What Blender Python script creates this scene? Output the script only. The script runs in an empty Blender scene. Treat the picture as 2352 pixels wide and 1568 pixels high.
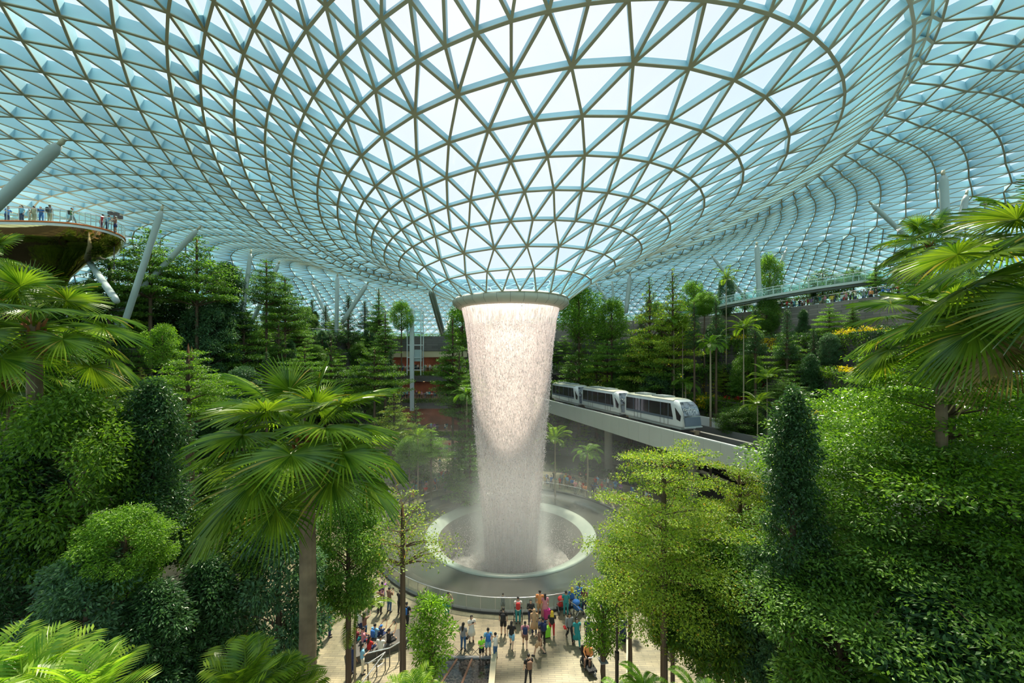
import bpy, math, random
import numpy as np
from mathutils import Vector, Matrix
from mathutils.bvhtree import BVHTree
random.seed(7); RS = np.random.RandomState(11)
F, HOR, CX, CAMZ, D = 906.0, 822.0, 1176.0, 17.5, 40.0
SC = bpy.context.scene
COL = SC.collection
PI = math.pi
def at(px, py, Y):                       # a point of the place seen at that spot of the frame, Y metres ahead
    return Vector(((px - CX) / F * Y, Y, CAMZ - (py - HOR) / F * Y))
def onz(px, py, z=0.0):                  # where the sight line meets height z
    Y = (CAMZ - z) * F / (py - HOR)
    return Vector(((px - CX) / F * Y, Y, z))
# ------------------------------------------------------------------ mesh helpers
class MB:
    def __init__(s): s.v = []; s.f = []; s.m = []; s.n = 0; s.cm = 0
    def add(s, V, Fc, mi=None):
        V = np.asarray(V, float).reshape(-1, 3)
        s.v.append(V)
        for f in Fc: s.f.append(tuple(i + s.n for i in f))
        s.m += [s.cm if mi is None else mi] * len(Fc)
        s.n += len(V)
    def box(s, c, d, rot=0.0, mi=None):
        hx, hy, hz = d[0] / 2, d[1] / 2, d[2] / 2
        V = np.array([[x * hx, y * hy, z * hz] for x in (-1, 1) for y in (-1, 1) for z in (-1, 1)])
        if rot:
            cs, sn = math.cos(rot), math.sin(rot)
            V = np.stack([V[:, 0] * cs - V[:, 1] * sn, V[:, 0] * sn + V[:, 1] * cs, V[:, 2]], 1)
        s.add(V + np.array(c, float), [(0, 1, 3, 2), (4, 6, 7, 5), (0, 4, 5, 1), (2, 3, 7, 6), (0, 2, 6, 4), (1, 5, 7, 3)], mi)
    def tube(s, pts, rad, n=8, mi=None, caps=True, flat=1.0):
        P = [Vector(p) for p in pts]
        if not hasattr(rad, '__len__'): rad = [rad] * len(P)
        V = []; up = Vector((0, 0, 1)); prev = None
        for i, p in enumerate(P):
            t = (P[min(i + 1, len(P) - 1)] - P[max(i - 1, 0)])
            t = t.normalized() if t.length > 1e-9 else Vector((0, 0, 1))
            if prev is None:
                a = t.cross(up)
                if a.length < 1e-3: a = Vector((1, 0, 0))
                a.normalize()
            else:
                a = prev - t * prev.dot(t)
                a = a.normalized() if a.length > 1e-6 else Vector((1, 0, 0))
            prev = a; b = t.cross(a)
            for k in range(n):
                q = 2 * PI * k / n
                V.append(p + a * (math.cos(q) * rad[i]) + b * (math.sin(q) * rad[i] * flat))
        Fc = [(i * n + k, i * n + (k + 1) % n, (i + 1) * n + (k + 1) % n, (i + 1) * n + k) for i in range(len(P) - 1) for k in range(n)]
        if caps:
            Fc.append(tuple(range(n))[::-1]); Fc.append(tuple((len(P) - 1) * n + k for k in range(n)))
        s.add([tuple(v) for v in V], Fc, mi)
    def lathe(s, prof, n=48, c=(0, 0, 0), a0=0, a1=2 * PI, mi=None):
        full = abs(a1 - a0 - 2 * PI) < 1e-6
        m = n if full else n + 1
        V = []
        for r, z in prof:
            for k in range(m):
                q = a0 + (a1 - a0) * k / n
                V.append((c[0] + r * math.sin(q), c[1] + r * math.cos(q), c[2] + z))
        Fc = []
        for i in range(len(prof) - 1):
            for k in range(n):
                k2 = (k + 1) % m
                Fc.append((i * m + k, i * m + k2, (i + 1) * m + k2, (i + 1) * m + k))
        s.add(V, Fc, mi)
    def ell(s, c, r, n=10, m=7, mi=None):
        V = []
        for i in range(m + 1):
            a = PI * i / m
            for k in range(n):
                q = 2 * PI * k / n
                V.append((c[0] + r[0] * math.sin(a) * math.cos(q), c[1] + r[1] * math.sin(a) * math.sin(q), c[2] + r[2] * math.cos(a)))
        s.add(V, [(i * n + k, (i + 1) * n + k, (i + 1) * n + (k + 1) % n, i * n + (k + 1) % n) for i in range(m) for k in range(n)], mi)
    def data(s, name, mats, smooth=False):
        return mesh(name, np.concatenate(s.v) if s.v else np.zeros((0, 3)), s.f, mats, s.m, smooth)
    def obj(s, name, mats, parent=None, smooth=False):
        return link(name, s.data(name, mats, smooth), parent)
def mesh(name, V, Fc, mats, mi=None, smooth=False):
    me = bpy.data.meshes.new(name)
    V = np.asarray(V, np.float32)
    me.vertices.add(len(V)); me.vertices.foreach_set('co', V.ravel())
    if isinstance(Fc, np.ndarray):
        lt = np.full(len(Fc), Fc.shape[1], np.int32); li = Fc.ravel().astype(np.int32)
    else:
        lt = np.array([len(f) for f in Fc], np.int32); li = np.array([i for f in Fc for i in f], np.int32)
    ls = np.concatenate([[0], np.cumsum(lt)[:-1]]).astype(np.int32) if len(lt) else lt
    me.loops.add(len(li)); me.loops.foreach_set('vertex_index', li)
    me.polygons.add(len(lt)); me.polygons.foreach_set('loop_start', ls); me.polygons.foreach_set('loop_total', lt)
    if not isinstance(mats, (list, tuple)): mats = [mats]
    for m in mats: me.materials.append(m)
    if mi is not None and len(mats) > 1: me.polygons.foreach_set('material_index', np.asarray(mi, np.int32))
    me.polygons.foreach_set('use_smooth', np.full(len(lt), smooth))
    me.update(calc_edges=True)
    return me
def link(name, me, parent=None):
    o = bpy.data.objects.new(name, me); COL.objects.link(o)
    if parent is not None: o.parent = parent
    return o
def thing(name, label, cat, loc=(0, 0, 0), rz=0.0, group=None, scale=None):
    o = bpy.data.objects.new(name, None); COL.objects.link(o)
    o.location = loc; o.rotation_euler = (0, 0, rz); o.empty_display_size = .2
    if scale is not None: o.scale = (scale,) * 3 if not hasattr(scale, '__len__') else scale
    return tag(o, label, cat, group)
def tag(o, label, cat, group=None, kind=None):
    o['label'] = label; o['category'] = cat
    if group: o['group'] = group
    if kind: o['kind'] = kind
    return o
def struct(o, label=None, cat=None):
    o['kind'] = 'structure'
    if label: o['label'] = label
    if cat: o['category'] = cat
    return o
# ------------------------------------------------------------------ materials
MATS = {}
def mat(name, col, rough=.6, metal=0.0, noise=None, bump=0, trans=0, coat=0, emit=None, estr=1, spec=.5, alpha=None):
    if name in MATS: return MATS[name]
    m = bpy.data.materials.new(name); m.use_nodes = True; MATS[name] = m
    nt = m.node_tree; N = nt.nodes; L = nt.links; b = N['Principled BSDF']
    b.inputs['Base Color'].default_value = (*col, 1); b.inputs['Roughness'].default_value = rough
    b.inputs['Metallic'].default_value = metal; b.inputs['Specular IOR Level'].default_value = spec
    if trans: b.inputs['Transmission Weight'].default_value = trans
    if coat: b.inputs['Coat Weight'].default_value = coat
    if alpha is not None: b.inputs['Alpha'].default_value = alpha
    if emit: b.inputs['Emission Color'].default_value = (*emit, 1); b.inputs['Emission Strength'].default_value = estr
    if noise:
        sc, amt = noise[0], noise[1]
        tc = N.new('ShaderNodeTexCoord'); nz = N.new('ShaderNodeTexNoise'); nz.inputs['Scale'].default_value = sc
        nz.inputs['Detail'].default_value = 4
        L.new(tc.outputs['Object'], nz.inputs['Vector'])
        mx = N.new('ShaderNodeMix'); mx.data_type = 'RGBA'
        mx.inputs[6].default_value = (*[max(0, c * (1 - amt)) for c in col], 1)
        mx.inputs[7].default_value = (*[min(1, c * (1 + amt)) for c in col], 1)
        rm = N.new('ShaderNodeMapRange'); rm.inputs[1].default_value = .3; rm.inputs[2].default_value = .7
        L.new(nz.outputs[0], rm.inputs[0]); L.new(rm.outputs[0], mx.inputs[0]); L.new(mx.outputs[2], b.inputs['Base Color'])
        if bump:
            bp = N.new('ShaderNodeBump'); bp.inputs['Strength'].default_value = bump
            L.new(nz.outputs[0], bp.inputs['Height']); L.new(bp.outputs[0], b.inputs['Normal'])
    return m
def leafmat(name, dark, light, tr=.45, rough=.42, extra=None, ex=.95):
    m = bpy.data.materials.new(name); m.use_nodes = True; MATS[name] = m
    nt = m.node_tree; N = nt.nodes; L = nt.links; N.clear()
    out = N.new('ShaderNodeOutputMaterial'); b = N.new('ShaderNodeBsdfPrincipled'); t = N.new('ShaderNodeBsdfTranslucent')
    mx = N.new('ShaderNodeMixShader'); mx.inputs[0].default_value = tr
    g = N.new('ShaderNodeNewGeometry'); cr = N.new('ShaderNodeValToRGB')
    cr.color_ramp.elements[0].color = (*dark, 1); cr.color_ramp.elements[1].color = (*light, 1)
    if extra:
        e = cr.color_ramp.elements.new(ex - .02); e.color = (*light, 1); cr.color_ramp.elements[-1].color = (*extra, 1)
        cr.color_ramp.elements[-1].position = ex + .02
    oi = N.new('ShaderNodeObjectInfo')
    hs = N.new('ShaderNodeHueSaturation'); mr = N.new('ShaderNodeMapRange'); mr.inputs[3].default_value = .82; mr.inputs[4].default_value = 1.2
    L.new(oi.outputs['Random'], mr.inputs[0]); L.new(mr.outputs[0], hs.inputs['Value'])
    L.new(g.outputs['Random Per Island'], cr.inputs[0]); L.new(cr.outputs[0], hs.inputs['Color'])
    L.new(hs.outputs[0], b.inputs['Base Color'])
    b.inputs['Roughness'].default_value = rough; b.inputs['Specular IOR Level'].default_value = .4
    hs2 = N.new('ShaderNodeMix'); hs2.data_type = 'RGBA'; hs2.blend_type = 'MULTIPLY'; hs2.inputs[0].default_value = 1
    hs2.inputs[7].default_value = (1.0, 1.0, .45, 1)
    L.new(hs.outputs[0], hs2.inputs[6]); 
    ad = N.new('ShaderNodeMix'); ad.data_type = 'RGBA'; ad.blend_type = 'ADD'; ad.inputs[0].default_value = .8; ad.clamp_result = True
    L.new(hs2.outputs[2], ad.inputs[6]); L.new(hs2.outputs[2], ad.inputs[7]); L.new(ad.outputs[2], t.inputs['Color'])
    L.new(b.outputs[0], mx.inputs[1]); L.new(t.outputs[0], mx.inputs[2]); L.new(mx.outputs[0], out.inputs[0])
    return m
def glassmat(name, tint, refl=.12, rough=.05, body=None, bodyamt=0.0, graze=None):
    m = bpy.data.materials.new(name); m.use_nodes = True; MATS[name] = m
    nt = m.node_tree; N = nt.nodes; L = nt.links; N.clear()
    out = N.new('ShaderNodeOutputMaterial'); t = N.new('ShaderNodeBsdfTransparent'); g = N.new('ShaderNodeBsdfGlossy')
    t.inputs[0].default_value = (*tint, 1); g.inputs['Roughness'].default_value = rough
    lw = N.new('ShaderNodeLayerWeight'); lw.inputs[0].default_value = .25
    mr = N.new('ShaderNodeMapRange'); mr.inputs[3].default_value = refl * .4; mr.inputs[4].default_value = min(1, refl * 5)
    L.new(lw.outputs['Fresnel'], mr.inputs[0])
    mx = N.new('ShaderNodeMixShader'); L.new(mr.outputs[0], mx.inputs[0])
    first = t.outputs[0]
    if graze:
        l2 = N.new('ShaderNodeLayerWeight'); l2.inputs[0].default_value = .5; gm = N.new('ShaderNodeMix'); gm.data_type = 'RGBA'
        gm.inputs[6].default_value = (*tint, 1); gm.inputs[7].default_value = (*graze, 1)
        L.new(l2.outputs['Facing'], gm.inputs[0]); L.new(gm.outputs[2], t.inputs[0])
    if body:
        d = N.new('ShaderNodeBsdfTranslucent'); d.inputs[0].default_value = (*body, 1)
        d2 = N.new('ShaderNodeBsdfDiffuse'); d2.inputs[0].default_value = (*body, 1)
        m1 = N.new('ShaderNodeMixShader'); m1.inputs[0].default_value = .5
        L.new(d.outputs[0], m1.inputs[1]); L.new(d2.outputs[0], m1.inputs[2])
        m2 = N.new('ShaderNodeMixShader'); m2.inputs[0].default_value = bodyamt
        L.new(t.outputs[0], m2.inputs[1]); L.new(m1.outputs[0], m2.inputs[2]); first = m2.outputs[0]
    L.new(first, mx.inputs[1]); L.new(g.outputs[0], mx.inputs[2]); L.new(mx.outputs[0], out.inputs[0])
    return m
# ------------------------------------------------------------------ camera, sky, sun
cd = bpy.data.cameras.new('camera'); cam = bpy.data.objects.new('camera', cd); COL.objects.link(cam)
cam.location = (0, 0, CAMZ); cam.rotation_euler = (PI / 2, 0, 0)
cd.sensor_width = 36; cd.lens = 36 * F / 2352; cd.shift_y = (HOR - 784) / 2352; cd.clip_end = 600; cd.clip_start = .1
SC.camera = cam
vs = SC.view_settings; vs.view_transform = 'Standard'; vs.look = 'None'; vs.gamma = 1; vs.use_curve_mapping = False; vs.exposure = 0.22
W = bpy.data.worlds.new('sky'); SC.world = W; W.use_nodes = True
nt = W.node_tree; bg = nt.nodes['Background']
tc = nt.nodes.new('ShaderNodeTexCoord'); nz = nt.nodes.new('ShaderNodeTexNoise'); nz.inputs['Scale'].default_value = 2.5; nz.inputs['Detail'].default_value = 3
cr = nt.nodes.new('ShaderNodeValToRGB'); cr.color_ramp.elements[0].position = .35; cr.color_ramp.elements[1].position = .65
cr.color_ramp.elements[0].color = (.80, .82, .90, 1); cr.color_ramp.elements[1].color = (.88, .87, .93, 1)
nt.links.new(tc.outputs['Generated'], nz.inputs['Vector']); nt.links.new(nz.outputs[0], cr.inputs[0]); nt.links.new(cr.outputs[0], bg.inputs[0])
bg.inputs[1].default_value = 1.08
sl = bpy.data.lights.new('sun', 'SUN'); sl.energy = 11.0; sl.angle = math.radians(3.5); sl.color = (1.0, .90, .70)
sun = bpy.data.objects.new('sun', sl); COL.objects.link(sun)
sd = Vector(((1240 - CX) / F, 1, (HOR - 130) / F)).normalized()
sd = Vector((.10, 1.0, 1.75)).normalized()
sun.rotation_euler = (-sd).to_track_quat('-Z', 'Y').to_euler(); sun.location = (0, 60, 60)
cy = SC.cycles
cy.max_bounces = 7; cy.diffuse_bounces = 3; cy.glossy_bounces = 2; cy.transmission_bounces = 3; cy.transparent_max_bounces = 24
cy.volume_bounces = 4; cy.caustics_reflective = False; cy.caustics_refractive = False; cy.sample_clamp_indirect = 6; cy.use_adaptive_sampling = True; cy.adaptive_threshold = .03
# ------------------------------------------------------------------ roof: ring-and-diagonal glass shell
Q = [[0.119,0.002,7.706,7.027,0.306,0.445,-0.031,-0.013,-0.019],[0.472,-0.014,9.772,8.301,0.237,0.516,-0.003,0.005,-0.051],
[0.75,-0.01,11.894,9.205,0.537,0.591,0.013,0.015,-0.063],[1.039,0.021,13.918,9.961,0.879,0.835,0.032,0.039,-0.074],
[1.739,0.006,15.971,10.948,0.886,1.092,0.049,0.037,-0.104],[2.243,0.013,18.103,11.794,0.835,1.247,0.063,0.042,-0.117],
[2.662,-0.006,20.224,12.548,0.937,1.399,0.072,0.049,-0.122],[2.85,-0.06,22.285,12.946,1.27,1.524,0.08,0.063,-0.118],
[3.52,-0.456,24.241,13.539,1.87,1.907,0.06,0.059,-0.152],[3.24,-0.298,25.316,13.811,2.092,1.85,0.091,0.042,-0.129],
[2.906,-0.076,26.317,13.781,2.526,1.931,0.114,0.021,-0.105],[2.539,-0.167,27.875,13.792,2.481,1.899,0.12,0.032,-0.07],
[2.289,-0.242,29.49,13.9,1.885,1.59,0.14,0.049,-0.034]]
for q_ in Q[9:13]:
    q_[2] += .6 * (3.4 - q_[0]); q_[0] = 3.4; q_[6] = .06
for q_, s_, u in zip(Q[9:13], (2.15, 2.35, 2.5, 2.6), (.25, .36, .48, .75)):
    q_[5] = s_; q_[3] += u
def zprof(r):
    if r < 47: t = (r - 29.5) / 17.5; return 14.65 + 2.55 * math.sin(t * PI / 2)
    return 17.2 - 23 * ((r - 47) / 49) ** 2.0
r = Q[12][2]; k = 14
while r < 96:
    r *= 1.050 if r < 52 else 1.027; u = min(1, (r - 29.49) / 20)
    Q.append([3.4 * (1 - u) + 1.0 * u, -.24 * (1 - u), r, zprof(r), 1.885 * (1 - u), 2.6 * (1 - u) + 1.8 * u, .06 * (1 - u) + .04 * u, .049 * (1 - u), -.034 * (1 - u)])
    if r < 52: K2 = len(Q) + 1
Q = [[0.02, 0, 5.75, 5.75, .05, .1, 0, 0, 0]] + Q          # ring 0 sits on the oculus collar
NR = len(Q)
K2 += (K2 % 2)
NSEG = [24, 24, 24] + [48] * 5 + [96] * (K2 - 8) + [192] * (NR - K2)
def ringpos(k, deg):
    cx_, cy_, r_, z0, zc, zs, ac, as_, ph = Q[k]
    t = math.radians(deg) + ph
    rr = r_ * (1 + ac * math.cos(2 * t) + as_ * math.sin(2 * t))
    return Vector((cx_ - .093 + rr * math.sin(t), D + cy_ - rr * math.cos(t), CAMZ + z0 + zc * math.cos(t) + zs * math.sin(t)))
# half-step offset of each ring's nodes (fraction of a step)
OFF = [.5, 0, .5, 0, .5, 0, .5, 0, 0] + [(.5 if k % 2 else 0) for k in range(9, NR)]
OFF[K2] = 0; OFF[K2 - 1] = 0 if OFF[K2 - 2] else .5
nodes = []; idx = {}
for k in range(NR):
    n = NSEG[k]; st = 360.0 / n
    for j in range(n):
        idx[(k, j)] = len(nodes); nodes.append(ringpos(k, (j + OFF[k]) * st))
edges = set(); tris = []
def E_(a, b): edges.add((min(a, b), max(a, b)))
for k in range(NR - 1):
    n, m = NSEG[k], NSEG[k + 1]
    for j in range(n): E_(idx[(k, j)], idx[(k, (j + 1) % n)])
    if n == m:
        for j in range(n):
            if OFF[k] == 0:   # upper ring nodes at j+.5 , between j and j+1
                a, b, c, d_ = idx[(k, j)], idx[(k, (j + 1) % n)], idx[(k + 1, j)], idx[(k + 1, (j + 1) % n)]
                tris += [(a, b, c), (b, d_, c)]; E_(a, c); E_(b, c)
            else:             # upper ring nodes at j+1 lies between j+.5 and j+1.5
                a, b, c, d_ = idx[(k, j)], idx[(k, (j + 1) % n)], idx[(k + 1, (j + 1) % n)], idx[(k + 1, j)]
                tris += [(a, b, c), (a, c, d_)]; E_(a, c); E_(a, d_)
    else:                     # doubling
        o = OFF[k]
        for j in range(n):
            ctr = int(round((j + o) * 2))
            a, b = idx[(k, j)], idx[(k, (j + 1) % n)]
            u0, u1, u2 = [idx[(k + 1, (ctr + q) % m)] for q in (-1, 0, 1)]
            tris += [(a, u1, u0), (a, u2, u1), (a, b, u2)]
            E_(a, u0); E_(a, u1); E_(a, u2)
for j in range(NSEG[-1]): E_(idx[(NR - 1, j)], idx[(NR - 1, (j + 1) % NSEG[-1])])
NP = np.array([tuple(v) for v in nodes])
vn = np.zeros_like(NP)
for t in tris:
    a, b, c = NP[list(t)]; nn = np.cross(b - a, c - a)
    if nn[2] < 0: nn = -nn
    for i in t: vn[i] += nn
vn /= np.linalg.norm(vn, axis=1)[:, None] + 1e-9
KR = np.array([k for k in range(NR) for j in range(NSEG[k])])
DEPN = np.interp(KR, [0, 5, 8, 14, 30], [.22, .30, .45, .66, .66])
WN = np.interp(KR, [0, 6, 12], [.045, .06, .045])
roofBVH = BVHTree.FromPolygons([tuple(v) for v in NP], tris)
def beams():
    ed = np.array(sorted(edges)); A = NP[ed[:, 0]]; B = NP[ed[:, 1]]; nA = vn[ed[:, 0]]; nB = vn[ed[:, 1]]
    d = B - A; L_ = np.linalg.norm(d, axis=1)[:, None]; d = d / L_
    nm = nA + nB; nm /= np.linalg.norm(nm, axis=1)[:, None]
    s = np.cross(d, nm); s /= np.linalg.norm(s, axis=1)[:, None]
    w = ((WN[ed[:, 0]] + WN[ed[:, 1]]) / 2)[:, None]; dA = DEPN[ed[:, 0]][:, None]; dB = DEPN[ed[:, 1]][:, None]
    V = []
    for (P, n_, dd) in ((A, nA, dA), (B, nB, dB)):
        for sx, h in ((-1, -dd), (1, -dd), (1, 0), (-1, 0)):
            V.append(P + s * (sx * w) - n_ * h)
    V = np.stack(V, 1)  # E,8,3
    V2 = []
    for (P, n_) in ((A, nA), (B, nB)):
        for sx, h in ((-1, 0), (1, 0), (1, .05), (-1, .05)):
            V2.append(P + s * (sx * (w + .015)) - n_ * h)
    V2 = np.stack(V2, 1)
    q = np.array([[0, 1, 5, 4], [1, 2, 6, 5], [2, 3, 7, 6], [3, 0, 4, 7]])
    ne = len(ed)
    base = np.arange(ne)[:, None, None] * 8
    F1 = (base + q[None]).reshape(-1, 4); F2 = F1 + ne * 8
    return np.concatenate([V.reshape(-1, 3), V2.reshape(-1, 3)]), np.concatenate([F1, F2]), np.concatenate([np.zeros(len(F1)), np.ones(len(F2))])
steel = mat('roof_steel', (.45, .70, .77), .45, noise=(.15, .12))
steelb = mat('roof_flange', (.40, .38, .27), .5)
BV, BF, BM = beams()
ceil = link('ceiling', mesh('ceiling', BV, BF, [steel, steelb], BM)); struct(ceil, 'triangulated blue-grey steel shell of the glass roof funnelling down to the waterfall ring', 'glass roof')
pane = glassmat('roof_glass', (.98, .985, 1.0), .05, .03, graze=(.46, .82, .89))
gl = link('glazing', mesh('glazing', NP + vn * (DEPN + .03)[:, None], np.array(tris), pane), ceil); gl['label'] = 'clear glass panes of the roof'
# ------------------------------------------------------------------ oculus collar, waterfall, pool
AX = (-.13, D, 0)
conc = mat('pale_metal_collar', (.50, .48, .40), .5, noise=(.8, .06))
m = MB()
m.lathe([(5.15, 5.75), (5.72, 5.8), (5.85, 5.6), (5.80, 5.3), (5.35, 4.98), (5.02, 4.86), (4.9, 4.95), (4.95, 5.75), (5.15, 5.75)], 96, (AX[0], AX[1], CAMZ))
col_ = m.obj('oculus_collar', conc, None, True); tag(col_, 'pale grey metal collar at the foot of the glass funnel above the waterfall', 'ring')
for k in range(30):
    a = 2 * PI * k / 30; m = MB()
    m.tube([(r_ * math.sin(a), r_ * math.cos(a), CAMZ + z_) for r_, z_ in ((5.73, 5.8), (5.86, 5.6), (5.81, 5.3), (5.36, 4.97))], .012, 4)
    m.obj('panel_joint', mat('joint_dark', (.15, .15, .13), .7), col_).location = (AX[0], AX[1], 0)
def fallr(z):      # radius of the falling water at height z
    pts = [(22.5, 4.93), (21.3, 4.62), (19, 4.32), (14, 3.92), (9, 3.5), (5, 3.15), (0, 2.75), (-3.2, 2.6)]
    for (z1, r1), (z0, r0) in zip(pts, pts[1:]):
        if z >= z0: t = (z - z0) / (z1 - z0); return r0 + (r1 - r0) * max(0, min(1, t))
    return pts[-1][1]
def watermat(name, col, lo, hi, sx, sz, dens):
    m = bpy.data.materials.new(name); m.use_nodes = True; nt = m.node_tree; N = nt.nodes; L = nt.links; N.clear()
    out = N.new('ShaderNodeOutputMaterial'); tr = N.new('ShaderNodeBsdfTransparent')
    d = N.new('ShaderNodeBsdfDiffuse'); d.inputs[0].default_value = (*col, 1); t = N.new('ShaderNodeBsdfTranslucent'); t.inputs[0].default_value = (*col, 1)
    m1 = N.new('ShaderNodeMixShader'); m1.inputs[0].default_value = .6; L.new(d.outputs[0], m1.inputs[1]); L.new(t.outputs[0], m1.inputs[2])
    tc = N.new('ShaderNodeTexCoord'); mp = N.new('ShaderNodeMapping'); mp.inputs['Scale'].default_value = (sx, sx, sz)
    nz = N.new('ShaderNodeTexNoise'); nz.inputs['Scale'].default_value = 1; nz.inputs['Detail'].default_value = 5; nz.inputs['Roughness'].default_value = .7
    L.new(tc.outputs['Object'], mp.inputs[0]); L.new(mp.outputs[0], nz.inputs['Vector'])
    mr = N.new('ShaderNodeMapRange'); mr.inputs[1].default_value = lo; mr.inputs[2].default_value = hi
    L.new(nz.outputs[0], mr.inputs[0])
    # density grows with depth of fall
    sp = N.new('ShaderNodeSeparateXYZ'); L.new(tc.outputs['Object'], sp.inputs[0])
    zr = N.new('ShaderNodeFloatCurve')
    cv = zr.mapping.curves[0]
    for i, (x, y) in enumerate(dens):
        if i < 2: cv.points[i].location = (x, y)
        else: cv.points.new(x, y)
    zr.mapping.update()
    zm = N.new('ShaderNodeMapRange'); zm.inputs[1].default_value = -3.5; zm.inputs[2].default_value = 22.5
    L.new(sp.outputs[2], zm.inputs[0]); L.new(zm.outputs[0], zr.inputs['Value'])
    ml = N.new('ShaderNodeMath'); ml.operation = 'MULTIPLY'; ml.use_clamp = True; L.new(mr.outputs[0], ml.inputs[0]); L.new(zr.outputs[0], ml.inputs[1])
    mx = N.new('ShaderNodeMixShader'); L.new(ml.outputs[0], mx.inputs[0]); L.new(tr.outputs[0], mx.inputs[1]); L.new(m1.outputs[0], mx.inputs[2]); L.new(mx.outputs[0], out.inputs[0])
    return m
wc = (.89, .79, .79)
fall = thing('waterfall', 'tall round curtain of falling water dropping from the roof ring into the bowl', 'waterfall', AX)
fall['kind'] = 'stuff'
w1 = watermat('water_sheet', wc, .25, .62, 6, .3, [(0, .85), (1, .85), (.95, .80), (.90, .55), (.5, .42), (.25, .62)])
w2 = watermat('water_streaks', wc, .47, .60, 15, 3.6, [(0, .8), (1, .15), (.93, .35), (.85, .75), (.5, .8)])
zs_ = [22.5, 22.2, 21.8, 21.3, 20.5, 19, 17, 14, 11, 8, 5, 2, 0, -2, -3.2]
m = MB(); m.lathe([(fallr(z), z) for z in zs_], 96); sh = m.obj('water_sheet', w1, fall, True)
m = MB(); m.lathe([(fallr(z) * .93, z) for z in zs_], 96); m.lathe([(fallr(z) * .6, z) for z in zs_[4:]], 64); m.obj('water_streaks', w2, fall, True)
# drops
drop = bpy.data.materials.new('water_drop'); drop.use_nodes = True; _n = drop.node_tree; _n.nodes.clear()
_o = _n.nodes.new('ShaderNodeOutputMaterial'); _d = _n.nodes.new('ShaderNodeBsdfDiffuse'); _t = _n.nodes.new('ShaderNodeBsdfTranslucent'); _m = _n.nodes.new('ShaderNodeMixShader')
_d.inputs[0].default_value = _t.inputs[0].default_value = (.95, .88, .88, 1); _m.inputs[0].default_value = .6
_n.links.new(_d.outputs[0], _m.inputs[1]); _n.links.new(_t.outputs[0], _m.inputs[2]); _n.links.new(_m.outputs[0], _o.inputs[0])
def drops(n, zf, rf, sf):
    z = zf(n); a = RS.rand(n) * 2 * PI; rr = np.array([fallr(q) for q in z]) * rf(n, z)
    x = rr * np.sin(a); y = rr * np.cos(a); s = sf(n, z)
    base = np.array([[1, 0, 0], [-.5, .87, 0], [-.5, -.87, 0], [0, 0, 2.2], [0, 0, -1.2]])
    V = np.stack([x, y, z], 1)[:, None, :] + base[None] * s[:, None, None]
    q = np.array([[0, 1, 3], [1, 2, 3], [2, 0, 3], [1, 0, 4], [2, 1, 4], [0, 2, 4]])
    Fc = (np.arange(n)[:, None, None] * 5 + q[None]).reshape(-1, 3)
    return V.reshape(-1, 3), Fc
V, Fc = drops(26000, lambda n: 20.9 - RS.rand(n) ** 1.15 * 23.5, lambda n, z: np.where(RS.rand(n) < .72, 1.0 + RS.randn(n) * (.012 + .045 * np.clip((16 - z) / 18, 0, 1)), RS.rand(n) ** .5), lambda n, z: (.015 + RS.rand(n) * .028))
link('water_drops', mesh('water_drops', V, Fc, drop), fall)['kind'] = 'stuff'
# threads hanging from the lip
m = MB()
for k in range(70):
    a = RS.rand() * 2 * PI; ln = RS.uniform(2, 7)
    zz = [22.4 - ln * i / 5 for i in range(6)]
    m.tube([((fallr(z) + .04) * math.sin(a), (fallr(z) + .04) * math.cos(a), z) for z in zz], .014, 4)
m.obj('water_threads', drop, fall)
# pool bed, lip, bowl
granite = mat('wet_granite', (.085, .088, .075), .16, noise=(.25, .10), coat=.3)
m = MB(); m.lathe([(12.85, .02), (12.85, -.04), (10.5, -.05), (8.5, -.07)], 128, AX)
pool = m.obj('pool', [granite], None, True); tag(pool, 'dark wet granite basin ringing the round bowl', 'pool', None, 'thing')
m = MB(); m.lathe([(12.82, .0), (12.82, .16), (13.12, .16), (13.12, .0)], 128, AX)
m.obj('kerb', mat('dark_kerb', (.03, .035, .04), .4), pool)
lipm = mat('bowl_acrylic', (.37, .40, .34), .25, noise=(.6, .1))
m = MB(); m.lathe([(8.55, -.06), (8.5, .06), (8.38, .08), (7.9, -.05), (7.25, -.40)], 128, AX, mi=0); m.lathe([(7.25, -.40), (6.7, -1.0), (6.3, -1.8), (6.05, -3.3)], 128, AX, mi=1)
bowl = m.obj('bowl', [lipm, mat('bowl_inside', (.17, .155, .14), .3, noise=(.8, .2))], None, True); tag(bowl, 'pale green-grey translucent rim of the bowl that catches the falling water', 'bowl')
m = MB(); m.lathe([(6.0, -3.2), (3, -3.25), (.01, -3.25)], 64, AX)
m.obj('churned_water', mat('churned_water', (.30, .27, .25), .3, noise=(1.5, .5), bump=.8), bowl, True)
# balustrade
bal = thing('balustrade', 'curved glass balustrade with a steel handrail around the pool', 'railing', AX)
railm = mat('steel_rail', (.62, .62, .62), .25, .7)
m = MB(); n = 160
m.tube([(12.98 * math.sin(2 * PI * k / n), 12.98 * math.cos(2 * PI * k / n), 1.08) for k in range(n + 1)], .035, 6, caps=False); m.obj('handrail', railm, bal, True)
m = MB(); m.lathe([(12.98, .16), (12.98, 1.02)], 160); m.obj('glass_panel', glassmat('rail_glass', (.82, .93, .90), .08, .05), bal, True)
m = MB()
for k in range(80):
    a = 2 * PI * k / 80; m.box((12.99 * math.sin(a), 12.99 * math.cos(a), .6), (.03, .03, .95), -a)
m.obj('post', railm, bal)['kind'] = 'stuff'
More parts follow.
